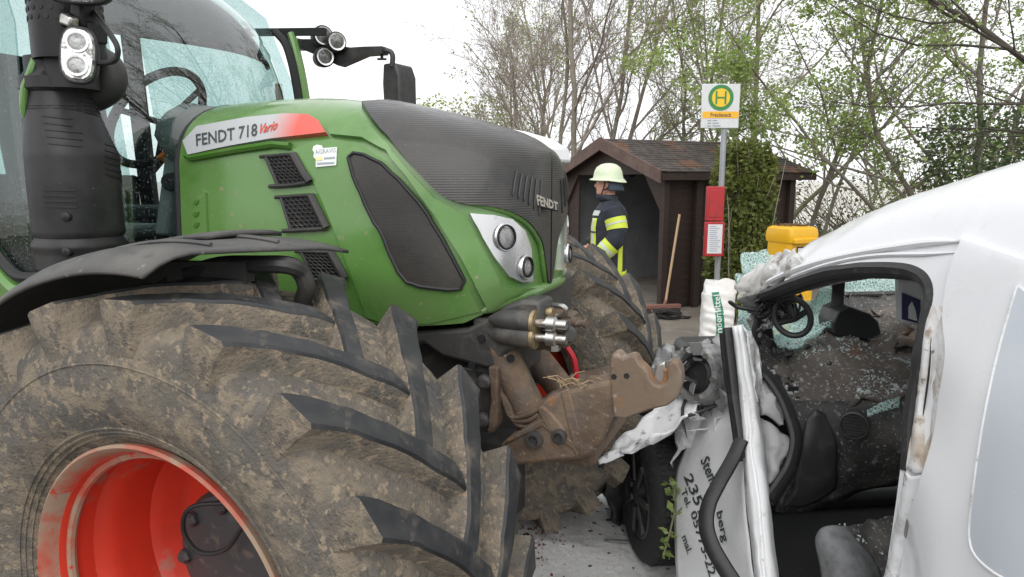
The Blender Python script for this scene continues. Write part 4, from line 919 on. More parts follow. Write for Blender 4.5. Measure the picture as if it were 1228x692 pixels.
# buckled sheet of the pillar, standing proud in sharp folds
def VP(rows): return [[VS.pt(x, y, .001 + d * .5) for x, y, d in r_] for r_ in rows]
patch('buckled_pillar_sheet', m_stain, VP([
    [(1112, 372, -.004), (1120, 366, -.004), (1128, 366, -.004), (1136, 370, -.004), (1144, 374, -.004)],
    [(1107, 410, -.004), (1113, 410, .010), (1121, 410, -.006), (1131, 410, .006), (1144, 410, -.003)],
    [(1103, 445, -.004), (1110, 445, .014), (1117, 447, -.010), (1130, 445, .008), (1146, 445, -.003)],
    [(1098, 490, -.003), (1105, 488, .016), (1113, 492, -.010), (1128, 490, .010), (1143, 490, -.002)],
    [(1092, 530, -.004), (1101, 530, .016), (1112, 532, -.008), (1122, 531, .012), (1138, 528, -.001)],
    [(1086, 562, -.004), (1100, 567, .018), (1112, 565, .004), (1122, 558, .010), (1136, 546, .0)]]), 5, .0022, 15, .002, ang=30)
patch('buckled_sill_sheet', m_vantorn, VP([
    [(1085, 566, -.004), (1099, 571, .016), (1112, 568, .002), (1123, 560, .008), (1137, 548, .0)],
    [(1080, 592, -.004), (1089, 596, .016), (1102, 594, -.010), (1114, 588, .008), (1134, 580, -.002)],
    [(1071, 640, -.004), (1080, 642, .018), (1092, 640, -.010), (1104, 636, .010), (1126, 630, -.002)],
    [(1060, 692, -.004), (1070, 692, .018), (1082, 692, -.008), (1096, 690, .010), (1116, 688, -.002)],
    [(1048, 745, -.004), (1058, 745, .016), (1070, 745, -.006), (1084, 745, .008), (1104, 745, -.002)]]), 5, .0022, 15, .002, seed=3, ang=30)
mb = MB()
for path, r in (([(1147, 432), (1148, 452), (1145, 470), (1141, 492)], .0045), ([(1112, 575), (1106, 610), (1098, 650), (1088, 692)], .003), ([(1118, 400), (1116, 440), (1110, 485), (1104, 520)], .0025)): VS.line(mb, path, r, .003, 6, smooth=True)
mb.build('crack_shade', m_seal, vn)  # dark tubes paint the shade in the cracks and creases of the pillar
# frosted pane in the side
pn = [(1246, 300), (1230, 345), (1215, 395), (1201, 450), (1189, 510), (1180, 570), (1174, 620), (1174, 648), (1182, 668), (1205, 688), (1240, 705), (1300, 730), (1400, 740)]
pab = [h for h in (VS.hit(p.x, p.y) for p in spline([V((*p, 0)) for p in pn], 3)) if h]
pab = [q for q in pab if q[1] < .72]
mb = MB(); pl = pab + [(pab[-1][0] - .6, pab[-1][1]), (-1.5, .36), (-1.55, .45), (-1.5, .66), (-.9, .68), (pab[0][0] - .1, .69)]
VS.panel(mb, pl, .021, .05, .008, scale=(1, 1.9)); wp = mb.build('side_pane', m_vanpane, vn)
mb = MB(); P = [VS.at(h[0], h[1], .020) for h in pab]; mb.tube(P, .0035, 8); mb.build('pane_seal', m_vantorn, wp)
# ------------------------------------------------------ folded front end of the roof and what is left of the windscreen
A = VA
patch('roof_fold', m_foldgrey, [[A(888, 336, 1.10), A(902, 326, 1.10), A(924, 311, 1.02), A(942, 302, .88), A(958, 300, .80)], [A(882, 346, 1.06), A(900, 336, 1.02), A(924, 322, .92), A(944, 314, .80), A(960, 312, .72)], [A(886, 358, 1.04), A(904, 350, .98), A(925, 338, .88), A(946, 328, .76), A(964, 322, .70)], [A(892, 368, 1.12), A(906, 362, 1.05), A(926, 350, .96), A(945, 340, .86), A(962, 332, .78)], [A(898, 374, 1.2), A(912, 370, 1.15), A(930, 358, 1.1), A(948, 348, 1.0), A(962, 338, .9)]], 5, .014, 11, .006, jag=.008, ang=30)
patch('windscreen_shard', m_crack, [[A(893, 308, 1.35), A(905, 304, 1.4), A(920, 306, 1.45), A(940, 309, 1.5)], [A(890, 322, 1.3), A(905, 318, 1.35), A(922, 318, 1.4), A(935, 314, 1.45)], [A(880, 328, 1.3), A(900, 332, 1.3), A(918, 328, 1.35), A(932, 324, 1.4)], [A(884, 342, 1.25), A(900, 342, 1.25), A(915, 336, 1.3), A(930, 330, 1.35)]], 4, .022, 8, .004, jag=.02)
patch('windscreen_shard', m_crack, [[A(884, 375, 1.35), A(905, 372, 1.4), A(940, 372, 1.45), A(985, 352, 1.4), A(1010, 340, 1.4)], [A(878, 395, 1.3), A(905, 395, 1.35), A(945, 392, 1.4), A(990, 375, 1.4), A(1012, 362, 1.4)], [A(876, 408, 1.3), A(905, 412, 1.3), A(940, 408, 1.35), A(975, 400, 1.35), A(1005, 388, 1.35)]], 4, .025, 7, .004, seed=4, jag=.02)
patch('windscreen_shard', m_crack, [[A(925, 402, 1.10), A(950, 396, 1.15), A(975, 390, 1.15), A(1000, 388, 1.15)], [A(930, 412, 1.05), A(955, 410, 1.1), A(975, 402, 1.1), A(990, 395, 1.12)], [A(945, 418, 1.0), A(960, 416, 1.05), A(972, 410, 1.08), A(985, 402, 1.1)]], 4, .012, 9, .004, seed=9, jag=.02)
# black trim hanging at the A pillar, wires
mb = MB()
mb.tube(spline([A(874, 361, 1.02), A(884, 368, 1.02), A(900, 371, 1.0), A(912, 372, .98), A(920, 368, .95)], 5), [.006] + [.017] * 17 + [.012] * 3, 8, flat=.5)
mb.tube(spline([A(905, 362, .98), A(925, 352, .95), A(948, 345, .88), A(965, 342, .82)], 5), .016, 8, flat=.6)
mb.tube(spline([A(908, 352, 1.05), A(912, 372, 1.02), A(905, 398, 1.0), A(904, 420, 1.0), A(910, 445, .98)], 5), .016, 8, flat=.7)
mb.tube(spline([A(912, 380, .98), A(930, 370, .95), A(945, 362, .93), A(962, 356, .9)], 5), .012, 8)
mb.build('pillar_trim', m_seal, vn)
random.seed(8); mb = MB()
for k in range(16):
    P = [A(random.uniform(905, 960), random.uniform(345, 390), random.uniform(.9, 1.1)) for _ in range(4)]
    mb.tube(spline(P, 4), random.choice((.003, .004, .005)), 5)
tag(mb.build('loose_wire', m_seal, vn), kind='stuff')
patch('torn_bracket', m_alu, [[A(905, 372, 1.0), A(925, 366, .98), A(945, 356, .95), A(962, 350, .93)], [A(902, 384, 1.02), A(922, 380, 1.0), A(942, 368, .97), A(958, 360, .95)], [A(905, 396, 1.0), A(920, 394, 1.0), A(935, 382, .98), A(950, 370, .96)]], 4, .03, 16, .006)
# ------------------------------------------------------ dashboard and cabin
patch('dashboard_top', m_dashbrown, [
    [A(945, 420, 1.22), A(975, 402, 1.25), A(1010, 392, 1.25), A(1050, 398, 1.2), A(1085, 415, 1.1), A(1115, 425, 1.0)],
    [A(930, 432, 1.12), A(965, 420, 1.12), A(1010, 415, 1.10), A(1050, 420, 1.05), A(1085, 435, .95), A(1115, 445, .85)],
    [A(925, 455, 1.02), A(960, 450, 1.0), A(1005, 450, .95), A(1045, 452, .90), A(1080, 462, .82), A(1115, 470, .75)],
    [A(935, 490, .92), A(965, 492, .885), A(1002, 502, .835), A(1038, 478, .79), A(1075, 484, .73), A(1110, 470, .67)]], 5, .024, 7, .02)
patch('dashboard_side', m_dash, [
    [A(902, 395, 1.08), A(918, 400, 1.08), A(935, 410, 1.1), A(950, 420, 1.12)],
    [A(905, 425, 1.04), A(918, 432, 1.04), A(932, 440, 1.04), A(945, 448, 1.03)],
    [A(912, 450, 1.0), A(928, 460, .98), A(945, 470, .96), A(962, 478, .94)],
    [A(920, 470, .97), A(938, 485, .94), A(956, 500, .91), A(975, 515, .88)]], 5, .018, 14, .02)
patch('dashboard_front', m_dash, [
    [A(930, 482, .92), A(965, 480, .89), A(1005, 482, .84), A(1050, 478, .78), A(1112, 478, .68)],
    [A(950, 520, .86), A(975, 520, .83), A(1010, 525, .80), A(1055, 520, .76), A(1100, 515, .68)],
    [A(945, 570, .86), A(975, 570, .83), A(1012, 565, .80), A(1055, 555, .78), A(1095, 545, .72)],
    [A(930, 612, .88), A(960, 614, .86), A(1000, 600, .86), A(1050, 585, .86), A(1090, 575, .80)]], 4, .008, 8, .02)
patch('knee_panel', m_inner, [
    [A(968, 498, .80), A(978, 492, .79), A(988, 496, .785)],
    [A(958, 540, .78), A(980, 535, .765), A(1002, 528, .76)],
    [A(952, 585, .78), A(978, 582, .765), A(1004, 560, .755)],
    [A(938, 606, .80), A(965, 606, .785), A(1002, 586, .775)]], 5, .004, 8, .014)
c = A(1024, 510, .755); n = V((-.75, .55, .2)); mb = MB(); mb.lathe([(.05, -.01), (.05, .012), (.043, .014), (.04, .0), (.001, -.004)], c, n, 28, False); dv = mb.build('air_vent', m_inner, vn)
x_, y_, z_ = basis(n); mb = MB()
for k in range(-3, 4):
    w_ = math.sqrt(max(0, .042 ** 2 - (k * .011) ** 2)); mb.bar(c + n.normalized() * .008 + y_ * k * .011 - x_ * w_, c + n.normalized() * .008 + y_ * k * .011 + x_ * w_, .003, .006)
mb.build('vent_slat', m_seal, dv)
patch('fallen_mirror', m_crack, [[A(1040, 492, .72), A(1060, 482, .71), A(1078, 476, .70)], [A(1040, 500, .71), A(1060, 493, .70), A(1079, 488, .69)]], 4, .004, 20, .006)
# steering wheel
c = A(950, 380, .90); n = V((-.62, .60, .32)).normalized(); x_, y_, z_ = basis(n); tl = x_ * .0
mb = MB(); up = V((0, 0, 1)); e1 = (A(940, 358, .92) - A(962, 400, .88)) * .5; e2 = n.cross(e1).normalized() * .062
mb.tube([c + e1 * math.cos(k / 36 * 6.2832) + e2 * math.sin(k / 36 * 6.2832) for k in range(37)], .0115, 10, False); mb.tube([c + e2, c - n * .04, c - e2], .012, 8); mb.tube([c - n * .04, c - n * .04 + e1 * .9], .012, 8); mb.build('steering_wheel', m_inner, vn)
# cabin shell: floor, bulkhead, inner walls
mb = MB(); mb.box((.1, -.82, .30), (2.3, 1.5, .05)); mb.build('cabin_floor', m_carpet, vn)
mb = MB(); mb.box((-.55, -.82, .94), (.04, 1.30, 1.32)); mb.build('bulkhead', m_inner, vn)
mb = MB(); mb.box((.35, -1.50, .68), (1.7, .06, .75)); mb.box((.35, -1.52, 1.04), (1.7, .08, .06)); mb.build('far_door_lining', m_inner, vn, bevel=.02)
patch('headliner', m_lining, [[VBp(1112, 335, .35), VBp(1040, 328, .4), VBp(985, 335, .45), VBp(950, 345, .5)], [V((.0, -.8, 1.68)), V((.4, -.8, 1.58)), V((.7, -.8, 1.47)), V((1.0, -.8, 1.36))], [V((.0, -1.5, 1.6)), V((.4, -1.5, 1.5)), V((.7, -1.5, 1.42)), V((1.0, -1.5, 1.3))]], 3, .006, 8, .012)
mb = MB(); P = spline([VBp(1090, 322, .16), VBp(1040, 331, .18), VBp(1000, 338, .2), VBp(970, 346, .22)], 5); mb.tube(P, .016, 8, flat=.6); mb.build('headliner_edge', m_lining, vn)
# dark bulky rest of the airbag housing and seat back seen through the opening
patch('scuttle_panel', m_dash, [[A(1006, 352, 1.5), A(1050, 352, 1.47), A(1100, 352, 1.4)], [A(1006, 364, 1.46), A(1050, 364, 1.43), A(1100, 364, 1.36)], [A(1008, 378, 1.36), A(1050, 378, 1.33), A(1105, 380, 1.26)]], 5, .02, 10, .01)
patch('cowl_debris', m_dashbrown, [[A(1030, 374, 1.38), A(1060, 372, 1.34), A(1108, 374, 1.26)], [A(1036, 392, 1.25), A(1066, 390, 1.2), A(1112, 394, 1.12)], [A(1040, 415, 1.1), A(1070, 415, 1.06), A(1116, 425, .98)]], 5, .03, 12, .01, seed=5)
mb = MB(); mb.prism([A(x, y, 1.12) for x, y in ((1000, 388), (1006, 374), (1020, 368), (1044, 376), (1054, 386), (1057, 400), (1038, 408), (1002, 402))], (.16, -.02, 0)); mb.bar(A(1003, 378, 1.2), A(1006, 336, 1.25), .05, .04); mb.build('airbag_cover', m_inner, vn, bevel=.006)
patch('windscreen_shard', m_crack, [[A(1008, 338, 1.6), A(1040, 334, 1.6), A(1085, 333, 1.55)], [A(1010, 350, 1.58), A(1045, 348, 1.58), A(1086, 346, 1.52)], [A(1012, 362, 1.55), A(1048, 360, 1.55), A(1088, 358, 1.5)]], 4, .012, 9, .004, seed=12)
mb = MB()
mb.tube([A(1012, 360, 1.5), A(1060, 364, 1.45), A(1100, 368, 1.4)], .02, 8); mb.tube([A(1010, 353, 1.5), A(1060, 352, 1.45), A(1100, 352, 1.4)], .012, 8)
for k in range(9): x = 1020 + k * 10; mb.tube([A(x, 353, 1.48), A(x + random.uniform(-14, 14), 372, 1.42)], .004, 5)
mb.build('wiper_tray', m_dash, vn)
# driver's seat
def rb(name, m, c, d, rot, bev): 
    b = MB(); b.box(c, d, rot); return b.build(name, m, vn, bevel=bev)
patch('seat_cushion', m_seat, [[A(983, 645, .46), A(988, 637, .45), A(998, 633, .45), A(1010, 634, .47)], [A(984, 660, .44), A(992, 652, .41), A(1010, 650, .41), A(1028, 656, .44)], [A(990, 692, .42), A(1008, 680, .36), A(1032, 682, .36), A(1052, 692, .40)], [A(1000, 770, .34), A(1016, 760, .26), A(1036, 762, .26), A(1056, 772, .30)]], 5, .002, 8, .03)
patch('seat_centre', m_dash, [[A(1006, 634, .49), A(1030, 628, .51), A(1075, 622, .54)], [A(1018, 656, .45), A(1042, 655, .45), A(1080, 650, .44)], [A(1036, 692, .41), A(1056, 692, .40), A(1085, 692, .39)], [A(1056, 770, .31), A(1070, 770, .30), A(1095, 770, .29)]], 4, .010, 12, .02)
# white canister with blue print on the far dashboard
mb = MB(); P = [A(1078, 335, .95), A(1106, 338, .92), A(1108, 392, .92), A(1080, 388, .95)]; mb.prism(P, (.10, -.05, 0)); cn = tag(mb.build('canister', m_white, None, bevel=.01), 'white plastic canister with blue label standing on the smashed dashboard', 'canister'); cn.matrix_world = FV
mb = MB(); q = [A(1082, 351, .935), A(1104, 360, .915), A(1104, 389, .915), A(1082, 383, .935)]; mb.prism(q, (.004, 0, 0)); mb.build('label', m_label_blue, cn)
mb = MB(); q = [A(1090, 368, .925), A(1094, 362, .92), A(1098, 372, .92), A(1100, 385, .915), A(1090, 382, .92)]; mb.prism(q, (.004, 0, 0)); mb.build('label_mark', m_white, cn)
# ------------------------------------------------------ left front wheel
c = V((1.37, .225, .305)); mb = MB(); mb.lathe([(.19, .0), (.20, .03), (.22, .038), (.27, .04), (.295, .025), (.306, 0), (.306, -.14), (.295, -.165), (.22, -.18), (.18, -.17)], c, (0, 1, 0), 56, False)
wh = mb.build('front_wheel', m_vtyre, vn, ang=40)
mb = MB()
for k in range(72):
    an = k / 72 * 6.2832; d = V((math.cos(an), 0, math.sin(an)))
    for y in (-.015, -.05, -.09, -.125): mb.box(c + d * .307 + V((0, y, 0)), (.006, .026, .016), Matrix((d, V((0, 1, 0)), V((-d.z, 0, d.x)))).transposed())
tag(mb.build('tread_block', m_vtyre, wh, ang=0), kind='stuff')
mb = MB(); mb.lathe([(.198, .025), (.19, .034), (.17, .022), (.10, .018), (.07, .03), (.03, .034), (.001, .034)], c, (0, 1, 0), 48, False); rm = mb.build('wheel_cover', m_vrim, wh, ang=30)
mb = MB()
for k in range(7):
    an = k / 7 * 6.2832 + .3; d = V((math.cos(an), 0, math.sin(an))); mb.bar(c + d * .06 + V((0, .036, 0)), c + d * .185 + V((0, .034, 0)), .030, .014, (0, 1, 0))
mb.build('cover_spoke', m_vrim, rm, bevel=.004)
mb = MB()
for k in range(7):
    an = (k + .5) / 7 * 6.2832 + .3; d = V((math.cos(an), 0, math.sin(an))); mb.lathe([(.024, 0), (.024, .006), (.001, .006)], c + d * .145 + V((0, .016, 0)), (0, 1, 0), 10, False)
mb.build('cover_slot', m_black, rm)
# wheel arch liner and crushed engine bay
patch('wheel_arch_liner', m_inner, [[W(724, 562, 3.1), W(740, 540, 3.1), W(775, 520, 3.05), W(815, 512, 2.95)], [W(728, 580, 3.2), W(745, 556, 3.2), W(780, 536, 3.15), W(818, 530, 3.05)], [W(735, 610, 3.4), W(750, 585, 3.4), W(785, 560, 3.4), W(822, 550, 3.3)]] if False else [[FVi @ W(*q) for q in r_] for r_ in ([(724, 562, 3.05), (740, 540, 3.05), (775, 522, 2.98), (815, 512, 2.9)], [(728, 580, 3.35), (742, 556, 3.25), (776, 532, 3.15), (818, 528, 3.05)], [(732, 612, 3.7), (744, 590, 3.65), (775, 545, 3.5), (822, 540, 3.4)])], 4, .02, 9, .02)
def PW(rows): return [[FVi @ W(*q) for q in r_] for r_ in rows]
patch('inner_wing', m_inner, PW([[(730, 500, 3.45), (760, 490, 3.4), (800, 480, 3.2), (850, 480, 2.9)], [(728, 560, 3.7), (760, 550, 3.65), (800, 545, 3.4), (850, 540, 2.95)], [(735, 640, 3.9), (765, 640, 3.8), (810, 640, 3.6), (855, 640, 3.1)]]), 4, .03, 7, .02)
patch('crumpled_fender', m_vantorn, PW([[(718, 554, 2.75), (742, 545, 2.75), (752, 540, 2.74), (765, 530, 2.72)], [(735, 540, 2.8), (760, 528, 2.78), (785, 535, 2.7), (805, 515, 2.66)], [(772, 503, 2.86), (784, 500, 2.84), (800, 500, 2.78), (830, 500, 2.66)], [(790, 482, 2.9), (802, 480, 2.88), (818, 475, 2.82), (838, 488, 2.7)], [(800, 468, 2.9), (812, 462, 2.9), (824, 458, 2.86), (840, 474, 2.76)]]), 4, .016, 12, .005, jag=.02)
patch('torn_fender_strip', m_vantorn, PW([[(716, 552, 2.72), (730, 544, 2.74), (745, 538, 2.76)], [(720, 558, 2.71), (734, 552, 2.73), (748, 546, 2.75)]]), 4, .006, 20, .008)
patch('crushed_wing', m_vantorn, PW([[(815, 490, 2.9), (835, 480, 2.85), (850, 470, 2.8), (868, 475, 2.7)], [(812, 520, 2.9), (830, 510, 2.85), (848, 500, 2.8), (866, 505, 2.65)], [(808, 560, 2.88), (825, 545, 2.84), (845, 535, 2.78), (862, 545, 2.65)]]), 4, .022, 9, .005, seed=3, jag=.015)
# strut tower with its round top mount
c = FVi @ W(833, 449, 2.72); n = V((-.55, .80, .22)).normalized()
mb = MB(); mb.lathe([(.13, -.08), (.115, -.01), (.105, .012), (.085, .014), (.078, .0), (.074, -.03)], c, n, 32, False); tw = mb.build('strut_tower', m_alu, vn, ang=35)
mb = MB(); mb.lathe([(.075, -.006), (.06, .004), (.03, .002), (.001, .006)], c, n, 24, False); mb.build('strut_mount', m_black, tw)
mb = MB(); x_, y_, z_ = basis(n)
for k in range(6): mb.lathe([(.011, 0), (.011, .014), (.001, .014)], c + n * .012 + (x_ * math.cos(k * 1.047) + y_ * math.sin(k * 1.047)) * .095, n, 6)
mb.build('mount_nut', m_steel, tw)
patch('tower_sheet', m_alu, PW([[(790, 440, 3.0), (812, 420, 3.0), (840, 415, 2.95), (865, 405, 2.85)], [(800, 455, 2.95), (820, 440, 2.92), (848, 425, 2.88), (868, 425, 2.75)], [(815, 480, 2.85), (840, 476, 2.78), (858, 465, 2.74), (868, 460, 2.66)], [(830, 485, 2.78), (845, 492, 2.72), (858, 488, 2.68), (866, 490, 2.6)]]), 4, .03, 11, .006, seed=7, jag=.02)
patch('grey_bracket', m_alu, PW([[(782, 432, 3.2), (792, 416, 3.25), (808, 410, 3.25)], [(778, 448, 3.15), (792, 436, 3.15), (810, 424, 3.15)], [(782, 460, 3.05), (796, 452, 3.05), (812, 440, 3.05)]]), 4, .02, 14, .008)
random.seed(5); mb = MB()
for k in range(14): mb.tube(spline([FVi @ W(random.uniform(815, 872), random.uniform(415, 500), random.uniform(2.68, 2.9)) for _ in range(4)], 4), random.choice((.005, .007, .010)), 6)
tag(mb.build('engine_hose', m_seal, vn), kind='stuff')
patch('dark_nose_mass', m_inner, PW([[(722, 560, 3.15), (738, 545, 3.2), (760, 535, 3.3), (790, 530, 3.4)], [(726, 585, 3.3), (740, 580, 3.3), (762, 575, 3.4), (792, 570, 3.5)], [(732, 612, 3.36), (744, 610, 3.4), (764, 606, 3.5), (794, 600, 3.6)], [(738, 628, 3.4), (748, 626, 3.44), (768, 620, 3.55), (796, 615, 3.65)]]), 4, .03, 9, .03, seed=8)  # dark mass by the crushed nose, added to shade the far tyre
mb = MB(); mb.box((1.75, -.75, .52), (.5, 1.3, .75)); mb.box((1.75, -.85, .62), (.5, 1.1, .5)); mb.box((1.55, -.8, .35), (.9, 1.3, .1)); mb.build('engine_block', m_inner, vn, bevel=.04)
# ------------------------------------------------------ torn driver's door
def dskin(u, v):
    i = u * (len(DR[0]) - 1); return None
DR = [[(846, 470, 2.86), (860, 468, 2.78), (874, 470, 2.66), (886, 480, 2.55)],
      [(830, 520, 2.86), (848, 515, 2.74), (868, 515, 2.62), (890, 525, 2.48)],
      [(812, 565, 2.86), (840, 560, 2.70), (866, 565, 2.56), (893, 575, 2.40)],
      [(809, 625, 2.76), (838, 625, 2.60), (868, 630, 2.46), (897, 635, 2.32)],
      [(812, 692, 2.66), (842, 692, 2.50), (872, 692, 2.38), (904, 695, 2.24)],
      [(822, 770, 2.54), (850, 770, 2.40), (880, 770, 2.28), (912, 770, 2.16)]]
_rows = [spline([FVi @ W(*q) for q in r_], 5) for r_ in DR]; _cols = [spline(list(c_), 5) for c_ in zip(*_rows)]
def dskin(u, v):
    fi = min(len(_cols) - 1.001, max(0, u * (len(_cols) - 1))); fj = min(len(_cols[0]) - 1.001, max(0, v * (len(_cols[0]) - 1))); i, j = int(fi), int(fj); a, b_ = fi - i, fj - j
    p = _cols[i][j] * (1 - a) * (1 - b_) + _cols[i + 1][j] * a * (1 - b_) + _cols[i][j + 1] * (1 - a) * b_ + _cols[i + 1][j + 1] * a * b_
    return p + noise.noise_vector(p * 9) * .007
DS = Surf(dskin, (0, 1), (0, 1), 40, 60, FVi)
_h = DS.hit(850, 600); _p = DS.at(*_h); 
if DS.nrm(*_h).dot(FVi @ CAM - _p) < 0: DS.flip = -1
mb = MB(); mb.grid(lambda u, v: dskin(u, v), 24, 40); dr = mb.build('driver_door', m_vanwhite, vn, thick=.004, ang=50)
for txt, q in (('Stemweder', [(850, 545), (905, 655), (891, 668), (838, 556)]), ('Berg', [(870, 615), (886, 655), (876, 662), (861, 622)]),
               ('2351', [(831, 567), (850, 612), (839, 617), (821, 572)]), ('Tel.', [(824, 585), (831, 606), (825, 610), (818, 589)]),
               ('05773-22', [(836, 611), (861, 688), (852, 693), (829, 616)]), ('mal.', [(825, 640), (832, 662), (826, 665), (819, 645)])):
    if txt == 'Stemweder': q = [(851, 546), (864, 576), (853, 582), (841, 553)]; txt = 'Stem'
    if txt == 'Berg': q = [(868, 612), (876, 648), (866, 652), (858, 616)]; txt = 'berg'
    mb = MB(); text_drape(mb, DS, txt, q, .006, bold=.02); mb.build('door_writing', m_ink, dr, ang=0)
# white end face of the door
E0 = [(878, 391, 2.50), (882, 430, 2.48), (888, 500, 2.44), (893, 560, 2.36), (898, 620, 2.28), (905, 692, 2.20), (914, 775, 2.1)]
E1 = [(891, 388, 2.50), (900, 430, 2.48), (911, 500, 2.42), (920, 570, 2.34), (926, 630, 2.26), (933, 692, 2.18), (942, 775, 2.08)]
def mid(a, b_, t, dz): return (a[0] + (b_[0] - a[0]) * t, a[1] + (b_[1] - a[1]) * t, a[2] + (b_[2] - a[2]) * t + dz)
patch('door_edge', m_edgewhite, PW([[mid(a, b_, t, dz) for a, b_ in zip(E0, E1)] for t, dz in ((0, .10), (.06, .01), (.25, -.020), (.45, -.004), (.62, -.018), (.9, .006), (1, .10))]), 4, .005, 9, .004, ang=35)
mb = MB(); mb.tube(spline([FVi @ W(*q) for q in ((872, 393, 2.52), (876, 430, 2.5), (882, 480, 2.47), (888, 520, 2.42), (890, 548, 2.38))], 5), .019, 8, flat=.7)
mb.tube(spline([FVi @ W(*q) for q in ((867, 400, 2.55), (870, 430, 2.53), (877, 480, 2.5), (884, 530, 2.44), (886, 552, 2.40))], 5), .015, 8, flat=.7); mb.build('window_channel', m_seal, vn)
mb = MB(); mb.tube(spline([FVi @ W(*q) for q in ((889, 528, 2.38), (878, 552, 2.34), (862, 580, 2.28), (850, 605, 2.24), (847, 630, 2.20), (854, 655, 2.16), (868, 680, 2.12), (884, 705, 2.08), (905, 740, 2.0))], 6), .026, 12, flat=.55); mb.build('hanging_seal', m_seal, vn)
patch('door_inner_sheet', m_vantorn, PW([[(893, 392, 2.52), (900, 398, 2.54), (908, 412, 2.56), (912, 430, 2.58)], [(900, 430, 2.50), (906, 435, 2.54), (911, 445, 2.56), (911, 460, 2.58)], [(908, 480, 2.46), (910, 480, 2.52), (912, 485, 2.55), (910, 495, 2.56)]]), 4, .012, 14, .006)
patch('torn_lining', m_lining, PW([[(908, 445, 2.62), (918, 455, 2.6), (930, 470, 2.58), (940, 490, 2.56)], [(905, 470, 2.6), (918, 480, 2.55), (932, 492, 2.54), (942, 500, 2.54)], [(905, 495, 2.58), (918, 500, 2.54), (930, 508, 2.53), (938, 512, 2.54)]]), 4, .02, 12, .012, seed=2)
patch('torn_lining', m_lining, PW([[(908, 505, 2.58), (920, 506, 2.55), (932, 516, 2.54), (940, 522, 2.54)], [(912, 530, 2.54), (924, 530, 2.5), (936, 532, 2.5), (946, 530, 2.52)], [(915, 560, 2.5), (925, 560, 2.46), (936, 555, 2.47), (944, 540, 2.5)], [(918, 580, 2.46), (924, 578, 2.44), (930, 570, 2.46), (938, 555, 2.5)]]), 4, .014, 10, .012, seed=6)
mb = MB(); mb.tube(spline([FVi @ W(*q) for q in ((905, 440, 2.62), (922, 452, 2.58), (938, 475, 2.54), (950, 505, 2.5), (955, 530, 2.47), (948, 560, 2.45), (935, 582, 2.42), (922, 600, 2.4))], 6), .030, 10, flat=.6); mb.build('sill_seal', m_seal, vn)
# crumbs of window glass lying on the dashboard and seat
random.seed(11); mb = MB()
def scatter(src, n, s0, s1, lift=.012):
    vv, ff = src.v, src.f
    for _ in range(n):
        f = random.choice(ff); a_, b_ = random.random(), random.random(); q = V(vv[f[0]]).lerp(V(vv[f[1]]), a_).lerp(V(vv[f[3]]).lerp(V(vv[f[2]]), a_), b_)
        if noise.noise(q * 9) < -.02: continue
        s_ = s0 + (s1 - s0) * random.random() ** 2; rot = Matrix.Rotation(random.uniform(0, 6), 3, V((random.random(), random.random(), random.random() + .01)))
        mb.box(q + V((0, 0, lift)), (s_, s_ * random.uniform(.5, 1), s_ * .5), rot)
scatter(PATCH['dashboard_top'], 1500, .003, .009); scatter(PATCH['dashboard_top'], 120, .010, .022, .008); scatter(PATCH['dashboard_side'], 1100, .003, .010); scatter(PATCH['dashboard_side'], 140, .010, .024, .008); scatter(PATCH['seat_centre'], 120, .004, .012); scatter(PATCH['dashboard_front'], 60, .003, .006, .006)
bt = MB(); keep = mb; mb = bt; scatter(PATCH['dashboard_top'], 16, .02, .05, .008); scatter(PATCH['dashboard_side'], 50, .02, .06, .012); tag(bt.build('broken_trim', m_inner, vn, ang=0), kind='stuff')
bt = MB(); mb = bt; scatter(PATCH['dashboard_side'], 40, .02, .05, .016); scatter(PATCH['torn_bracket'], 25, .02, .05, .01); tag(bt.build('broken_filler', m_lining, vn, ang=0), kind='stuff')
mb = keep
for k in range(14):   # jagged slivers of torn sheet metal round the strut tower and the wing
    px, py, z0 = random.uniform(800, 868), random.uniform(415, 520), random.uniform(2.66, 2.8); c = FVi @ W(px, py, z0); d = V((random.uniform(-1, 1), random.uniform(-1, 1), random.uniform(-.8, 1))).normalized() * random.uniform(.05, .12); e_ = d.cross(V((random.random(), random.random(), random.random()))).normalized() * random.uniform(.012, .03)
    sm = MB(); sm.prism([c - d * .5, c + e_, c + d * .2 + e_ * .7, c + d * .6, c + d * .1 - e_], d.cross(e_).normalized() * .003); sm.build('metal_sliver', random.choice((m_vantorn, m_alu, m_alu)), vn, ang=0)
cr = tag(mb.build('glass_crumbs', m_crumb, None, ang=0), 'crumbs of broken window glass scattered over the black dashboard', 'broken glass', kind='stuff'); cr.matrix_world = FV
# ---------------------------------------------------------------- bus shelter
g = V((-.4226, .9063, 0))          # along the open gable, away from the camera
FSx = frame((1.93, 9.0, 0), (g.x, g.y))     # shelter: x along the gable, -y along the ridge away to the right
sh = tag(empty('bus_shelter', FSx), 'dark brown wooden bus shelter with mossy shingle roof', 'shelter')
WG, LG, EH, RH = 2.6, 2.45, 1.83, 2.27
ov = .08
def sp(x, y, z): return V((x, -y, z))
mb = MB()
for x in (.0, WG): mb.box(sp(x, .08, .92), (.09, .09, 1.84))
mb.build('post', m_wood, sh, bevel=.006)
for i, y in enumerate((.62, 1.5, 2.3)):
    b = MB(); b.box(sp(-.02, y, .92), (.07, .10, 1.84)); b.build('side_post', m_wood, sh, bevel=.006)
pk = MB(); pk.box((0, 0, 0), (.022, 2.28, .108)); mpk = pk.mesh('board', m_wood, 30)
bvm = MB(); bvm.box((0, 0, 0), (2.5, .022, .108)); mbk = bvm.mesh('board', m_greyboard, 30)
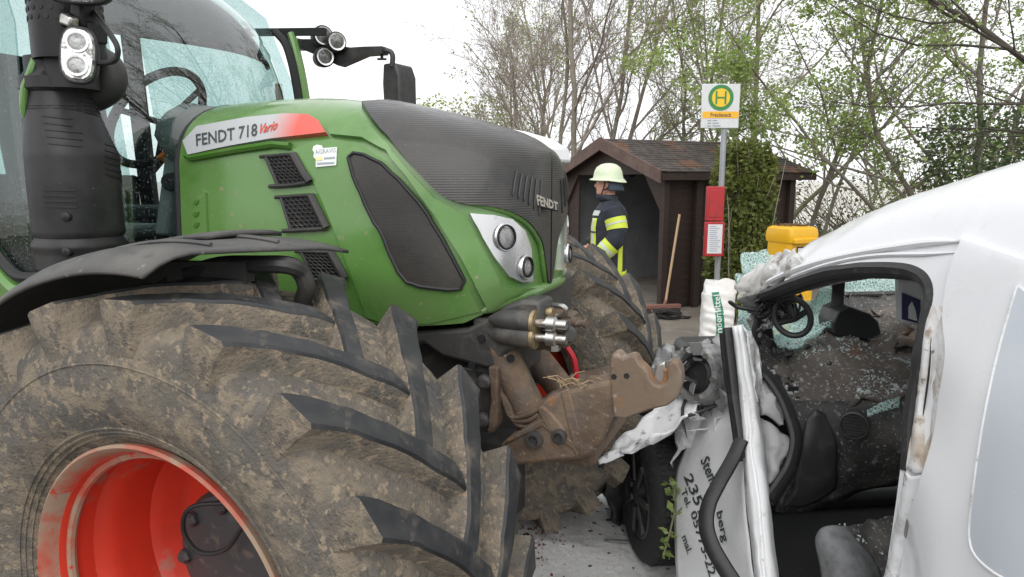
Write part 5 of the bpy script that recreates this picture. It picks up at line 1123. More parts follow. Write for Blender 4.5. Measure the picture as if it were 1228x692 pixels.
for k in range(17):
    o = bpy.data.objects.new('board', mpk); o.location = sp(.03, 1.18, .07 + k * .106); o.rotation_euler = (0, R(-6), 0); link(o, sh)
    o = bpy.data.objects.new('board', mpk); o.location = sp(WG - .03, 1.18, .07 + k * .106); o.rotation_euler = (0, R(6), 0); link(o, sh)
    o = bpy.data.objects.new('back_board', mbk); o.location = sp(WG / 2, 2.34, .07 + k * .106); o.rotation_euler = (R(-4), 0, 0); link(o, sh)
mb = MB(); mb.box(sp(.075, 1.2, .95), (.012, 2.2, 1.85)); mb.box(sp(WG - .075, 1.2, .95), (.012, 2.2, 1.85)); mb.build('inner_lining', m_greyboard, sh)
mb = MB()
mb.box(sp(WG / 2, 2.1, .43), (2.2, .30, .02)); bn = mb.build('bench', m_benchwood, sh)
mb = MB()
for k in range(2): mb.box(sp(WG / 2, 2.02 + k * .17, .46), (2.3, .14, .035))
for x in (.2, WG - .2): mb.box(sp(x, 2.1, .21), (.06, .3, .42))
mb.build('bench_plank', m_benchwood, bn, bevel=.006)
# braces at the front posts and the gable infill
mb = MB(); mb.prism([sp(.05, .09, 1.80), sp(.42, .09, 1.80), sp(.05, .09, 1.32)], (0, .05, 0)); mb.prism([sp(WG - .05, .09, 1.80), sp(WG - .42, .09, 1.80), sp(WG - .05, .09, 1.32)], (0, .05, 0)); mb.build('corner_brace', m_wood, sh, bevel=.004)
mb = MB(); mb.box(sp(.62, .12, .9), (.02, .02, .02)); mb.prism([sp(2.22, .12, .02), sp(WG, .12, .02), sp(WG, .12, 1.8), sp(2.22, .12, 1.8)], (0, .03, 0)); mb.build('front_panel', m_wood, sh)
mb = MB(); mb.prism([sp(0, .06, 1.80), sp(WG, .06, 1.80), sp(WG / 2, .06, RH - .05)], (0, .025, 0)); mb.build('gable_panel', m_wood, sh)
# roof
hw = WG / 2; pit = math.atan2(RH - EH, hw)
for sg in (-1, 1):
    def rf(s_, y): return sp(hw + sg * s_ * (hw + .13) , y, RH - s_ * (RH - EH) * (hw + .13) / hw)
    mb = MB(); mb.prism([rf(0, -ov), rf(1, -ov), rf(1, LG + .2), rf(0, LG + .2)], (0, 0, .03)); slab = mb.build('roof_boarding', m_wood, sh)
    # shingle courses, each tab its own little step
    random.seed(3 + sg); mb = MB(); NC = 15
    for c_ in range(NC):
        s0, s1 = c_ / NC, (c_ + 1.15) / NC; y = -ov
        while y < LG + .2:
            w_ = random.uniform(.12, .20); y1 = min(LG + .2, y + w_ - .012); d = random.uniform(0, .008)
            P = [rf(s0, y) + V((0, 0, .037)), rf(s0, y1) + V((0, 0, .037)), rf(min(1.02, s1), y1) + V((0, 0, .042 + d)), rf(min(1.02, s1), y) + V((0, 0, .042 + d))]
            mb.prism(P, (0, 0, .012)); y += w_
    mb.build('shingles', m_shingle, sh, ang=20)
    mb = MB(); n_ = rf(1, 0) - rf(0, 0)
    mb.prism([rf(-.0, -ov - .015) + V((0, 0, .07)), rf(1.01, -ov - .015) + V((0, 0, .07)), rf(1.01, -ov - .015) + V((0, 0, -.10)), rf(0, -ov - .015) + V((0, 0, -.12))], (0, .03, 0)); mb.build('fascia', m_fascia, sh, bevel=.004)
    mb = MB(); mb.bar(rf(1, -ov) + V((0, 0, -.03)), rf(1, LG + .2) + V((0, 0, -.03)), .03, .07); mb.build('eave_board', m_wood, sh)
    mb = MB()
    for y in (.1, .7, 1.3, 1.9, 2.4): mb.bar(rf(.02, y) + V((0, 0, -.05)), rf(.98, y) + V((0, 0, -.05)), .05, .07)
    mb.build('rafter', m_wood, sh)
mb = MB(); mb.box(sp(.02, 1.2, 1.80), (.08, 2.5, .1)); mb.box(sp(WG - .02, 1.2, 1.80), (.08, 2.5, .1)); mb.box(sp(-.10, .55, 1.80), (.07, .5, .05)); mb.build('wall_plate', m_wood, sh)
mb = MB(); mb.box(sp(WG / 2, 1.2, .012), (2.5, 2.2, .02)); mb.build('shelter_floor', m_pave, sh)

# ---------------------------------------------------------------- bus stop pole
pb = ground(857, 408); pole = tag(empty('bus_stop_sign', Matrix.Translation(pb)), 'bus stop pole with yellow and green H sign and red timetable cases', 'bus stop')
dz = pb.y
def pz(px, py): return W(px, py, dz * _c + (CAMH - 1.6) * _s) - pb       # near the pole's own distance
k_ = (pb.y) / FPX
mb = MB(); mb.lathe([(.030, 0), (.030, 2.62), (.026, 2.625)], (.0, 0.02, 0), (0, 0, 1), 16); mb.build('pole', m_galv, pole)
def zz(py): return CAMH + (pb.y) * math.tan(math.atan((CY - py) / FPX) - R(PITCH))
def xx(px, py): return (px - CX) / FPX * (pb.y * _c - (zz(py) - CAMH) * _s) - pb.x
def rect(x0, y0, x1, y1, d, th): 
    b = MB(); a_ = xx(x0, y0), xx(x1, y1); b.box(((a_[0] + a_[1]) / 2, d, (zz(y0) + zz(y1)) / 2), (a_[1] - a_[0], th, abs(zz(y0) - zz(y1)))); return b
plate = rect(841.5, 101, 884.5, 154, -.02, .02).build('sign_plate', m_signwhite, pole, bevel=.006)
cxs, czs = xx(863.5, 117.5), zz(117.5); rr = 14.6 / FPX * pb.y
mb = MB(); mb.lathe([(rr, 0), (rr, .003), (rr * .72, .003), (rr * .72, 0)], (cxs, -.031, czs), (0, -1, 0), 40, False); mb.build('green_ring', m_signgreen, plate)
mb = MB(); mb.lathe([(rr * .73, 0), (rr * .73, .002), (.001, .002)], (cxs, -.031, czs), (0, -1, 0), 40, False); mb.build('yellow_disc', m_signyellow, plate)
mb = MB(); h_ = rr * .50
for s_ in (-1, 1): mb.box((cxs + s_ * rr * .36, -.0345, czs), (rr * .13, .003, h_ * 2))
mb.box((cxs, -.0345, czs), (rr * .6, .0028, rr * .12)); mb.build('letter_h', m_signgreen, plate)
rect(841.6, 134, 884.4, 142, -.0315, .003).build('name_band', m_signorange, plate)
mb = MB(); q = [V((xx(851, 136), -.0345, zz(135.6))), V((xx(876, 136), -.0345, zz(135.6))), V((xx(876, 140), -.0345, zz(140.6))), V((xx(851, 140), -.0345, zz(140.6)))]; text_on(mb, 'Fresdeneck', q, bold=.015); mb.build('stop_name', m_ink, plate, ang=0)
mb = MB()
for i in range(3):
    for x0, x1 in ((847.5, 852), (853.5, 859 + 2 * i)):
        a_ = xx(x0, 145), xx(x1, 145); mb.box(((a_[0] + a_[1]) / 2, -.0325, zz(144.8 + i * 3.2)), (a_[1] - a_[0], .001, .011))
mb.build('line_list', m_papergrey, plate, ang=0)
c1 = rect(846, 223.5, 865, 264.5, -.05, .06).build('timetable_case', m_boxred, pole, bevel=.008)
rect(848.5, 228, 862.5, 260, -.083, .006).build('case_panel', m_boxred, c1, bevel=.004)
c2 = rect(843.5, 265.5, 864.5, 306.5, -.055, .06).build('timetable_case', m_boxred, pole, bevel=.008)
pp = rect(846.5, 268.5, 862, 303, -.087, .004).build('timetable_paper', m_paper, c2)
mb = MB()
for i in range(13):
    y0 = 271 + i * 2.4
    a_ = xx(848, y0), xx(random.uniform(856, 861), y0); mb.box(((a_[0] + a_[1]) / 2, -.0895, zz(y0)), (a_[1] - a_[0], .001, .008))
mb.build('timetable_print', m_papergrey, pp)
for yy in (243, 286, 150):
    mb = MB(); mb.lathe([(.037, -.02), (.037, .02)], (0, .02, zz(yy)), (0, 0, 1), 14); mb.build('clamp', m_galv, pole)

# ---------------------------------------------------------------- broom leaning on the shelter post
hb = ground(797, 378); btop = W(815, 257, 8.72)
br = tag(empty('broom', Matrix.Translation(hb)), 'push broom with pale handle leaning beside the shelter post', 'broom')
bdir = V((.9, .12, 0)).normalized()
L0 = hb + V((0, 0, .10)); 
mb = MB(); mb.tube([V((0, 0, .12)), (btop - hb)], .016, 10); mb.build('handle', m_handle, br)
mb = MB(); mb.bar(bdir * -.25 + V((-.04, 0, .115)), bdir * .25 + V((-.04, 0, .115)), .07, .055); mb.tube([V((-.01, -.0, .13)), V((.015, 0, .2))], .022, 8); mb.build('broom_head', m_broomred, br, bevel=.008)
random.seed(6); mb = MB()
for k in range(160):
    p = bdir * random.uniform(-.24, .24) + V((-.04, random.uniform(-.03, .03), .09)); mb.tube([p, p + V((random.uniform(-.02, .02), random.uniform(-.02, .02), -.09))], .003, 3)
tag(mb.build('bristles', m_bristle, br), kind='stuff')
# dark scrap of car trim on the paving beside it
sc0 = ground(808, 381)
tp = tag(empty('car_trim_scrap', Matrix.Translation(sc0)), 'heap of broken black car trim lying beside the broom head', 'debris'); random.seed(9)
for k in range(7):
    mb = MB(); a0 = random.uniform(-.25, .2); c = V((a0, random.uniform(-.12, .08), .02 + .012 * k)); P = [c + V((j * .09 - .14, .05 * math.sin(j * 1.3 + k) + random.uniform(-.02, .02), .03 * math.sin(j * .9 + k))) for j in range(5)]
    P = [V((p.x, p.y, max(.012, p.z))) for p in P]; mb.tube(spline(P, 4), [.01] + [random.uniform(.018, .034)] * 15 + [.01], 7, flat=.45); mb.build('trim_strip', m_seal, tp)

# ---------------------------------------------------------------- sack of absorbent
bg0 = ground(858, 411); bs = pb.y
bag = tag(empty('sack', Matrix.Translation(bg0)), 'white plastic sack with green print standing behind the wreck', 'sack')
kz = (bg0.y * _c + CAMH * _s) / FPX
def bagp(u, v):
    # u round, v up
    an = u * 6.2831853; h_ = v * .68
    wx = lerp_table(v, [(0, .145), (.08, .165), (.3, .165), (.55, .172), (.8, .170), (.93, .166), (1, .150)]); wy = lerp_table(v, [(0, .095), (.15, .115), (.5, .11), (.8, .07), (.93, .022), (1, .008)])
    ca, sa = math.cos(an), math.sin(an); e = (abs(ca) ** 4 + abs(sa) ** 4) ** (-1 / 4)
    p = V((wx * e * ca + .02 * (v - .3) + (.010 if v > .8 else 0), wy * e * sa, h_ + (.012 * math.sin(ca * 5) if v > .9 else 0)))
    return p + noise.noise_vector(V((p.x * 7, p.y * 7, p.z * 9))) * .014 + V((0, .006 * math.sin(v * 46 + 3 * ca) * (1 if v < .6 else .3), 0))
FB = Matrix.Translation(bg0); BS = Surf(bagp, (0, 1), (0, 1), 96, 60, FB.inverted())
_h = BS.hit(858, 380)
if _h and BS.nrm(*_h).y > 0: BS.flip = -1
mb = MB(); mb.grid(bagp, 80, 56); mb.add([bagp(i / 80, 1) for i in range(80)], [tuple(range(80))]); mb.build('sack_body', m_bag, bag, ang=70)
mb = MB(); BS.drape(mb, [(853, 351), (862, 350), (865, 362), (868, 375), (869, 395), (868, 411), (857, 413), (859, 395), (858, 375), (855, 362)], .003, .03, .003, 4); gb = mb.build('green_band', m_baggreen, bag, ang=0)
mb = MB(); text_drape(mb, BS, 'lbindemittel', [(859, 410), (855, 354), (863, 353), (867, 410)], .006, bold=.01); mb.build('sack_writing', m_white, gb, ang=0)

# ---------------------------------------------------------------- post box
po = V((2.70, 6.60, 0)); FP = frame(po, (.93, .36)); pbx = tag(empty('post_box', FP), 'yellow post box with rounded top behind the white van', 'post box')
def rrect(w_, d_, z, r_=.04, n=6):
    out = []
    for (sx, sy, a0) in ((1, 1, 0), (-1, 1, 90), (-1, -1, 180), (1, -1, 270)):
        for k in range(n + 1): an = R(a0 + 90 * k / n); out.append(V((sx * (w_ / 2 - r_) + r_ * math.cos(an), sy * (d_ / 2 - r_) + r_ * math.sin(an), z)))
    return out
mb = MB(); mb.loft([rrect(.33, .32, .55), rrect(.33, .32, 1.13), rrect(.33, .32, 1.14)]); mb.box((0, .05, .28), (.10, .10, .56)); mb.build('box_body', m_postbox, pbx)
mb = MB(); mb.loft([rrect(.345, .35, 1.135), rrect(.355, .36, 1.16), rrect(.355, .36, 1.22), rrect(.34, .34, 1.265), rrect(.29, .28, 1.285)]); mb.build('box_lid', m_postbox, pbx)
mb = MB(); mb.box((0, -.18, 1.155), (.29, .05, .055)); mb.build('posting_flap', m_postbox, pbx, bevel=.012)
mb = MB(); mb.box((.0, -.162, .985), (.16, .008, .23)); fr_ = mb.build('notice_frame', m_black, pbx)
mb = MB(); mb.box((.0, -.168, .985), (.145, .006, .205)); mb.build('notice_paper', m_paper, fr_)
mb = MB()
for i in range(9): mb.box((0, -.1715, 1.05 - i * .022), (.10 + .02 * (i % 3), .001, .006))
mb.build('notice_print', m_papergrey, fr_)
mb = MB(); random.seed(1)
for k in range(70): c = V((max(-.12, min(.12, random.gauss(.03, .07))), max(-.11, min(.11, random.gauss(.03, .07))), 1.288 + random.uniform(0, .012))); mb.box(c, (.03, .02, .008), Matrix.Rotation(random.uniform(0, 3), 3, 'Z'))
tag(mb.build('leaf_litter', m_dirt, pbx, ang=0), kind='stuff')
# ---------------------------------------------------------------- firefighter, seen from his left side, looking to the left of the picture
pf = V(((731 - CX) / FPX * 6.95, 7.0, 0)); FF = frame(pf, (-1, .10))     # x = where he faces, y = his left
ps = tag(empty('person', FF), 'firefighter in navy jacket with yellow stripes and pale helmet, standing before the shelter', 'person')
def ell(c, rx, ry, n=20, tilt=0.0, p=2.0):
    out = []
    for k in range(n):
        an = k / n * 6.28319; ca, sa = math.cos(an), math.sin(an); e = (abs(ca) ** p + abs(sa) ** p) ** (-1 / p)
        out.append(V((c[0] + rx * ca * e, c[1] + ry * sa * e, c[2] + tilt * rx * ca * e)))
    return out
def solid(b, name, m, vox, parent=ps, smooth=4):
    o = b.build(name, m, parent, ang=0); r = o.modifiers.new('r', 'REMESH'); r.mode = 'VOXEL'; r.voxel_size = vox; r.use_smooth_shade = True
    s_ = o.modifiers.new('sm', 'SMOOTH'); s_.iterations = smooth; s_.factor = .5; return o
SH, EL, WR = V((-.02, .215, 1.44)), V((-.085, .28, 1.17)), V((.12, .27, .95))
SHr, ELr, WRr = V((-.02, -.215, 1.44)), V((.00, -.275, 1.15)), V((.20, -.20, 1.04))
# body: legs, trunk, arms, five-fingered hands, neck and head as one surface
b = MB()
b.loft([ell((.0, 0, z), rx, ry) for z, rx, ry in ((.88, .12, .165), (1.0, .11, .15), (1.15, .115, .155), (1.3, .125, .18), (1.42, .11, .19), (1.47, .08, .13), (1.50, .055, .062), (1.56, .052, .056), (1.62, .055, .058))])
for s_ in (1, -1): b.tube([(0, .09 * s_, .92), (.01, .10 * s_, .70), (.015, .105 * s_, .50), (-.015, .11 * s_, .30), (-.02, .115 * s_, .08), (-.02, .115 * s_, .03)], [.095, .085, .062, .058, .042, .045], 12); b.tube([(-.05, .115 * s_, .04), (.06, .12 * s_, .045), (.17, .13 * s_, .03)], [.045, .045, .03], 10)
for S_, E_, Wr in ((SH, EL, WR), (SHr, ELr, WRr)): b.tube([S_, S_.lerp(E_, .5), E_, E_.lerp(Wr, .5), Wr], [.062, .052, .042, .038, .028], 12)
for Wr, E_, s_ in ((WR, EL, 1), (WRr, ELr, -1)):
    d = (Wr - E_).normalized(); side = V((0, s_, 0)); dn = d.cross(side).normalized() * -s_
    pc = Wr + d * .055; b.tube([Wr, pc, Wr + d * .10], [.026, .042, .036], 10, True, .55)
    for k, L_ in enumerate((.072, .085, .080, .062)):
        r0 = Wr + d * .085 + V((0, 0, 1)).cross(d).normalized() * (k - 1.5) * .020; f1 = r0 + d * L_ * .5 + V((0, 0, -.012)); f2 = f1 + d * L_ * .32 + V((0, 0, -.030)); b.tube([r0, f1, f2], [.0095, .009, .0075], 7)
    t0 = Wr + d * .03 + V((0, 0, 1)).cross(d).normalized() * -.03 * s_; b.tube([t0, t0 + d * .035 + V((0, -.022 * s_, -.01)), t0 + d * .065 + V((0, -.02 * s_, -.025))], [.012, .011, .008], 7)
# head
hc = V((.035, 0, 1.685))
for z, cx, rx, ry in ():
    pass
hr = [(-.125, .045, .032, .030), (-.118, .045, .048, .042), (-.09, .030, .070, .056), (-.05, .012, .088, .066), (0, 0, .098, .073), (.04, -.006, .101, .076), (.08, -.010, .092, .070), (.115, -.012, .060, .048), (.128, -.012, .02, .02)]
b.loft([ell((hc.x + cx, 0, hc.z + z), rx, ry) for z, cx, rx, ry in hr])
b.tube([hc + V((.088, 0, .018)), hc + V((.112, 0, -.022)), hc + V((.100, 0, -.035))], [.010, .016, .012], 8)      # nose
b.tube([hc + V((.084, -.024, -.068)), hc + V((.094, 0, -.066)), hc + V((.084, .024, -.068))], .009, 6)
b.tube([hc + V((.086, -.02, -.082)), hc + V((.093, 0, -.083)), hc + V((.086, .02, -.082))], .009, 6)
b.tube([hc + V((.07, -.03, -.108)), hc + V((.078, 0, -.115)), hc + V((.07, .03, -.108))], .018, 8)
b.tube([hc + V((.088, -.05, .026)), hc + V((.098, -.02, .030)), hc + V((.098, .02, .030)), hc + V((.088, .05, .026))], .008, 6)
for s_ in (1, -1): b.tube([hc + V((-.005, .072 * s_, .015)), hc + V((-.012, .080 * s_, -.01)), hc + V((-.004, .074 * s_, -.04))], [.012, .016, .009], 8)
body = solid(b, 'body', m_skin, .0085, smooth=2)
mb = MB()
for s_ in (1, -1): mb.lathe([(.001, -.011), (.009, -.006), (.011, 0), (.009, .006), (.001, .011)], hc + V((.084, .032 * s_, .008)), (0, 1, 0), 10)
mb.build('eye', m_white, body)
mb = MB()
for s_ in (1, -1): mb.lathe([(.005, 0), (.005, .003), (.001, .003)], hc + V((.0935, .034 * s_, .008)), (1, .2 * s_, 0), 8)
mb.build('pupil', m_black, body)
mb = MB(); mb.loft([ell((hc.x - .025 + .0, 0, hc.z + z), rx, ry) for z, rx, ry in ((-.055, .070, .066), (-.02, .088, .079), (.04, .095, .082), (.10, .07, .06))]); mb.build('hair', m_hair, body)
# trousers and boots
b = MB(); b.loft([ell((-.01, 0, z), rx, ry) for z, rx, ry in ((.80, .15, .19), (.95, .15, .19), (1.05, .14, .18))])
for s_ in (1, -1): b.tube([(0, .095 * s_, .90), (.01, .105 * s_, .70), (.02, .11 * s_, .48), (-.01, .115 * s_, .28), (-.015, .12 * s_, .16)], [.115, .105, .092, .092, .088], 14)
solid(b, 'trousers', m_navy, .016)
for s_ in (1, -1): b = MB(); b.tube([(-.02, .118 * s_, .22), (-.02, .118 * s_, .08), (-.02, .118 * s_, .03)], [.065, .062, .06], 12); b.tube([(-.08, .118 * s_, .045), (.06, .123 * s_, .05), (.18, .132 * s_, .04)], [.055, .055, .04], 12); solid(b, 'boot', m_black, .012)
# jacket
tors = [(.74, .012, .185, .235), (.85, .010, .190, .235), (1.0, .008, .185, .225), (1.12, .006, .185, .225), (1.25, .0, .190, .235), (1.36, -.008, .180, .235), (1.43, -.012, .155, .225), (1.48, -.008, .115, .165), (1.52, .0, .085, .095), (1.575, .012, .082, .085)]
b = MB(); b.loft([ell((cx, 0, z), rx, ry, 28, 0, 2.3) for z, cx, rx, ry in tors])
AR = [.102, .100, .098, .094, .086, .078]
def armp(S_, E_, Wr): return [S_ + V((0, 0, .01)), S_.lerp(E_, .35) + V((-.005, 0, 0)), S_.lerp(E_, .8), E_.lerp(Wr, .18), E_.lerp(Wr, .6), Wr]
for a_ in ((SH, EL, WR), (SHr, ELr, WRr)): b.tube(armp(*a_), AR, 16)
jk = solid(b, 'jacket', m_navy, .014)
# stripes: bands round the sleeve, the hem, and two strips down the front
def band(name, m, P, r, n=20, parent=jk, flat=1.0): mb = MB(); mb.tube(P, r, n, False, flat); return mb.build(name, m, parent)
S_, E_, Wr = SH, EL, WR
for a_, rr_ in (((SH, EL, WR), 1), ((SHr, ELr, WRr), 1)):
    P = spline(armp(*a_), 8); rs = spline([V((x, 0, 0)) for x in AR], 8)
    for i0, i1, im in ((8, 16, (11.3, 12.7)), (27, 36, (29.3, 30.7))):
        band('sleeve_stripe', m_hivis, [P[k] for k in range(i0, i1)], [rs[k].x + .006 for k in range(i0, i1)])
        band('reflective_strip', m_refl, [P[k] for k in range(i0 + 3, i1 - 3)], [rs[k].x + .009 for k in range(i0 + 3, i1 - 3)])
def front(y, z): # front surface of the jacket
    rx = lerp_table(z, [(t[0], t[2]) for t in tors]); ry = lerp_table(z, [(t[0], t[3]) for t in tors]); cx = lerp_table(z, [(t[0], t[1]) for t in tors]); p = 2.3
    return cx + rx * max(0, 1 - abs(y / ry) ** p) ** (1 / p)
def strip(name, m, y0, y1, z0, z1, lift, parent=jk):
    mb = MB(); mb.grid(lambda u, v: V((front(y0 + (y1 - y0) * v, z0 + (z1 - z0) * u) + lift, y0 + (y1 - y0) * v, z0 + (z1 - z0) * u)), 14, 4); return mb.build(name, m, parent, thick=.006)
for s_ in (1, -1):
    strip('chest_stripe', m_hivis, .105 * s_, .180 * s_, .90, 1.345, .006); strip('reflective_strip', m_refl, .130 * s_, .155 * s_, .90, 1.345, .010); strip('stripe_strap', m_navy, .10 * s_, .185 * s_, 1.20, 1.215, .014)
strip('name_panel', m_refl, .07, .19, 1.37, 1.42, .008)
mb = MB(); P = [V((cx, 0, z)) for z, cx, *_ in tors]
def side_pt(an, z, lift):
    rx = lerp_table(z, [(t[0], t[2]) for t in tors]) + lift; ry = lerp_table(z, [(t[0], t[3]) for t in tors]) + lift; e = (abs(math.cos(an)) ** 2.3 + abs(math.sin(an)) ** 2.3) ** (-1 / 2.3)
    return V((lerp_table(z, [(t[0], t[1]) for t in tors]) + rx * math.cos(an) * e, ry * math.sin(an) * e, z))
for s_ in (1, -1):
    mb.grid(lambda u, v: side_pt(s_ * R(118 + 16 * v), .74 + .40 * u, .006), 10, 4)
mb.build('back_stripe', m_hivis, jk, thick=.006)
mb = MB(); mb.grid(lambda u, v: side_pt(v * 6.2832, .76 + .05 * u, .006), 2, 40); mb.build('hem_stripe', m_hivis, jk, thick=.005)
# collar, neck flap and helmet
mb = MB(); mb.loft([ell((.012 + .01 * k, 0, 1.50 + .035 * k), .098 + .004 * k, .098 + .003 * k, 24, .12) for k in range(3)], False); mb.build('collar', m_navy, jk, thick=.012)
mb = MB(); mb.grid(lambda u, v: (lambda an: V((hc.x - .03 + (.112 + .035 * u) * math.cos(an), (.098 + .02 * u) * math.sin(an), hc.z + .045 - .115 * u)))(R(85) + v * R(190)), 6, 18); mb.build('neck_flap', m_flap, ps, thick=.008)
hp_ = [(.148, .000, .205), (.150, .006, .2), (.128, .020, 0), (.124, .05, 0), (.118, .085, 0), (.100, .125, 0), (.066, .152, 0), (.03, .163, 0), (.001, .165, 0)]
mb = MB(); rings = []
for r_, z, _ in hp_:
    ex_ = 1.22 if r_ > .14 else 1.14
    rings.append([V((hc.x - .018 + r_ * ex_ * math.cos(k / 36 * 6.2832) * (1.0 if math.cos(k / 36 * 6.2832) < 0 else 1.04), r_ * .97 * math.sin(k / 36 * 6.2832), hc.z + .038 + z + (-.028 * max(0, -math.cos(k / 36 * 6.2832)) + -.012 * abs(math.sin(k / 36 * 6.2832)) if r_ > .14 else 0))) for k in range(36)])
mb.loft(rings, False); hm = mb.build('helmet', m_helmet, ps, ang=50, thick=.005)
mb = MB(); mb.tube([V((hc.x - .018 + .13 * 1.145 * math.cos(k / 36 * 6.2832), .131 * .97 * math.sin(k / 36 * 6.2832), hc.z + .058)) for k in range(37)], .004, 6, False); mb.build('helmet_seam', m_helmet, hm)
mb = MB()
for s_ in (1, -1): mb.tube([hc + V((.01, .082 * s_, .05)), hc + V((.03, .070 * s_, -.04)), hc + V((.05, .045 * s_, -.105)), hc + V((.055, 0, -.138))], .006, 6); mb.tube([hc + V((-.06, .080 * s_, .03)), hc + V((.0, .074 * s_, -.05)), hc + V((.03, .070 * s_, -.06))], .006, 6)
mb.build('chin_strap', m_black, hm)
# ---------------------------------------------------------------- trees and hedges
def grow(out, p, d, L, r, lv, spec, rnd, tips):
    """one branch and everything that leaves it"""
    n = spec['seg'][lv]; P = [p.copy()]; rs = [r]; q = p.copy(); d = d.normalized(); kids = []
    for i in range(n):
        d = (d + V((rnd.gauss(0, 1), rnd.gauss(0, 1), rnd.gauss(0, 1))) * spec['bend'][lv] + V((0, 0, spec['up'][lv]))).normalized()
        q = q + d * (L / n); P.append(q.copy()); rs.append(r * (1 - .72 * (i + 1) / n)); kids.append((q.copy(), d.copy(), rs[-1], (i + 1) / n))
    sides = (7, 5, 4, 3, 3)[lv]; out[min(lv, 1)].tube(P, [max(x, spec['min']) for x in rs], sides, False)
    if lv + 1 < len(spec['kids']) + 1 and lv < len(spec['kids']):
        k = spec['kids'][lv]
        for j in range(k):
            t = spec['from'][lv] + (1 - spec['from'][lv]) * (j + rnd.random()) / k; idx = min(n - 1, int(t * n)); q0, d0, r0, _ = kids[idx]
            q0 = P[idx].lerp(P[idx + 1], t * n - idx) if t < 1 else q0
            x, y, z = basis(d0); an = rnd.uniform(0, 6.2832); sp_ = spec['angle'][lv] * rnd.uniform(.7, 1.2)
            nd = d0 * math.cos(sp_) + (x * math.cos(an) + y * math.sin(an)) * math.sin(sp_)
            grow(out, q0, nd, L * spec['ratio'][lv] * rnd.uniform(.65, 1.15) * (1.1 - .5 * t), max(r0 * .62, spec['min']), lv + 1, spec, rnd, tips)
    else:
        tips.append((P[-1], d)); 
        if n > 1: tips.append((P[len(P) // 2], d))
def leaf(mb, p, s, rnd, up=.4):
    x = V((rnd.gauss(0, 1), rnd.gauss(0, 1), rnd.gauss(0, .6))).normalized(); nn = V((rnd.gauss(0, 1), rnd.gauss(0, 1), rnd.gauss(up, 1))).normalized(); y = nn.cross(x).normalized()
    mb.add([p, p + x * s * .5 + y * s * .30, p + x * s, p + x * s * .5 - y * s * .30], [(0, 1, 2, 3)])
def tree(name, label, base, stems, spec, seed, bark, twig, leafm=None, per=0, ls=.05, spread=.07, group=None, cat='tree'):
    rnd = random.Random(seed); t = tag(empty(name, Matrix.Translation(base)), label, cat, group); out = [MB(), MB()]; tips = []
    for d, L, r, off in stems: grow(out, V(off), V(d), L, r, 0, spec, rnd, tips)
    out[0].build('trunk', bark, t, ang=80, fix=False); tag(out[1].build('branches', twig, t, ang=80, fix=False), kind='stuff')
    if leafm:
        lm = MB()
        for p, d in tips:
            if rnd.random() > .55: continue
            for _ in range(int(per * 2.2 + rnd.random())): leaf(lm, p + V((rnd.gauss(0, spread), rnd.gauss(0, spread), rnd.gauss(0, spread))), ls * rnd.uniform(.6, 1.3), rnd)
        tag(lm.build('crown', leafm, t, ang=0, fix=False), kind='stuff')
    return t
def at(px, Y): return V(((px - CX) / FPX * Y, Y, -.02))
S1 = dict(seg=(9, 6, 5, 4, 3), bend=(.10, .13, .17, .2, .2), up=(.03, .06, .06, .04, .03), kids=(11, 8, 7, 4), **{'from': (.18, .15, .15, .15)}, angle=(.62, .62, .7, .7), ratio=(.52, .52, .52, .55), min=.0032)
S2 = dict(S1, kids=(9, 5, 4, 3), ratio=(.42, .5, .5, .55), angle=(.7, .7, .7, .7))
tree('bare_tree', 'bare grey tree with many spreading stems behind the firefighter and the shelter', at(697, 14.5), [((-.30, .1, 1), 6.5, .065, (-.1, 0, 0)), ((-.12, -.1, 1), 8, .075, (0, 0, 0)), ((.14, .1, 1), 8, .065, (.12, .1, 0)), ((.42, 0, 1), 7, .07, (.2, 0, 0)), ((-.52, .1, .9), 5, .065, (-.2, 0, 0)), ((.62, .2, .9), 5.5, .05, (.25, 0, 0))], S1, 3, m_bark, m_twig)
tree('bare_tree', 'smaller pale tree with very few buds between tractor mirror and shelter', at(650, 19), [((-.15, 0, 1), 6.5, .08, (0, 0, 0)), ((.2, .1, 1), 7.5, .065, (.1, 0, 0)), ((-.4, .1, 1), 5.0, .06, (-.1, 0, 0))], S1, 8, m_bark, m_twig, m_leafy, .25, .07)
tree('budding_tree', 'slender tree with yellow green buds directly behind the H sign', at(835, 14), [((.02, 0, 1), 8, .05, (0, 0, 0)), ((.25, .1, 1), 7.5, .036, (.1, 0, 0)), ((-.3, .1, 1), 6.5, .045, (0, 0, 0))], S2, 14, m_barkg, m_twig, m_leafy, 1.5, .06)
tree('budding_tree', 'tall slim straight tree rising behind the back eave of the shelter', at(897, 13.2), [((0, 0, 1), 9, .060, (0, 0, 0)), ((.5, .0, 1), 7, .05, (.1, 0, 0)), ((-.25, .2, 1), 6.5, .04, (0, 0, 0))], S2, 21, m_barkg, m_twig, m_leafy, 1.9, .06)
tree('leaning_tree', 'leaning multi stemmed tree with small green leaves behind the post box', at(958, 12.2), [((.35, 0, 1), 7, .048, (0, 0, 0)), ((.62, .1, 1), 6.5, .038, (.15, 0, 0)), ((-.35, .1, 1), 6, .04, (-.1, 0, 0)), ((.95, 0, .9), 6, .045, (.2, .1, 0))], S2, 33, m_bark, m_twig, m_leafg, 2.4, .06)
tree('leafy_tree', 'leafy tree with fresh green leaves rising above the van roof', at(1165, 10.5), [((-.12, 0, 1), 7.5, .055, (0, 0, 0)), ((-.6, -.1, 1), 6.5, .05, (-.1, 0, 0)), ((.45, .1, 1), 6.5, .06, (.1, 0, 0)), ((-.95, .1, .8), 5.5, .04, (-.2, 0, 0))], S2, 41, m_bark, m_twig, m_leafg, 4.2, .066)
S3 = dict(S1, kids=(12, 7, 6, 4), min=.0035)
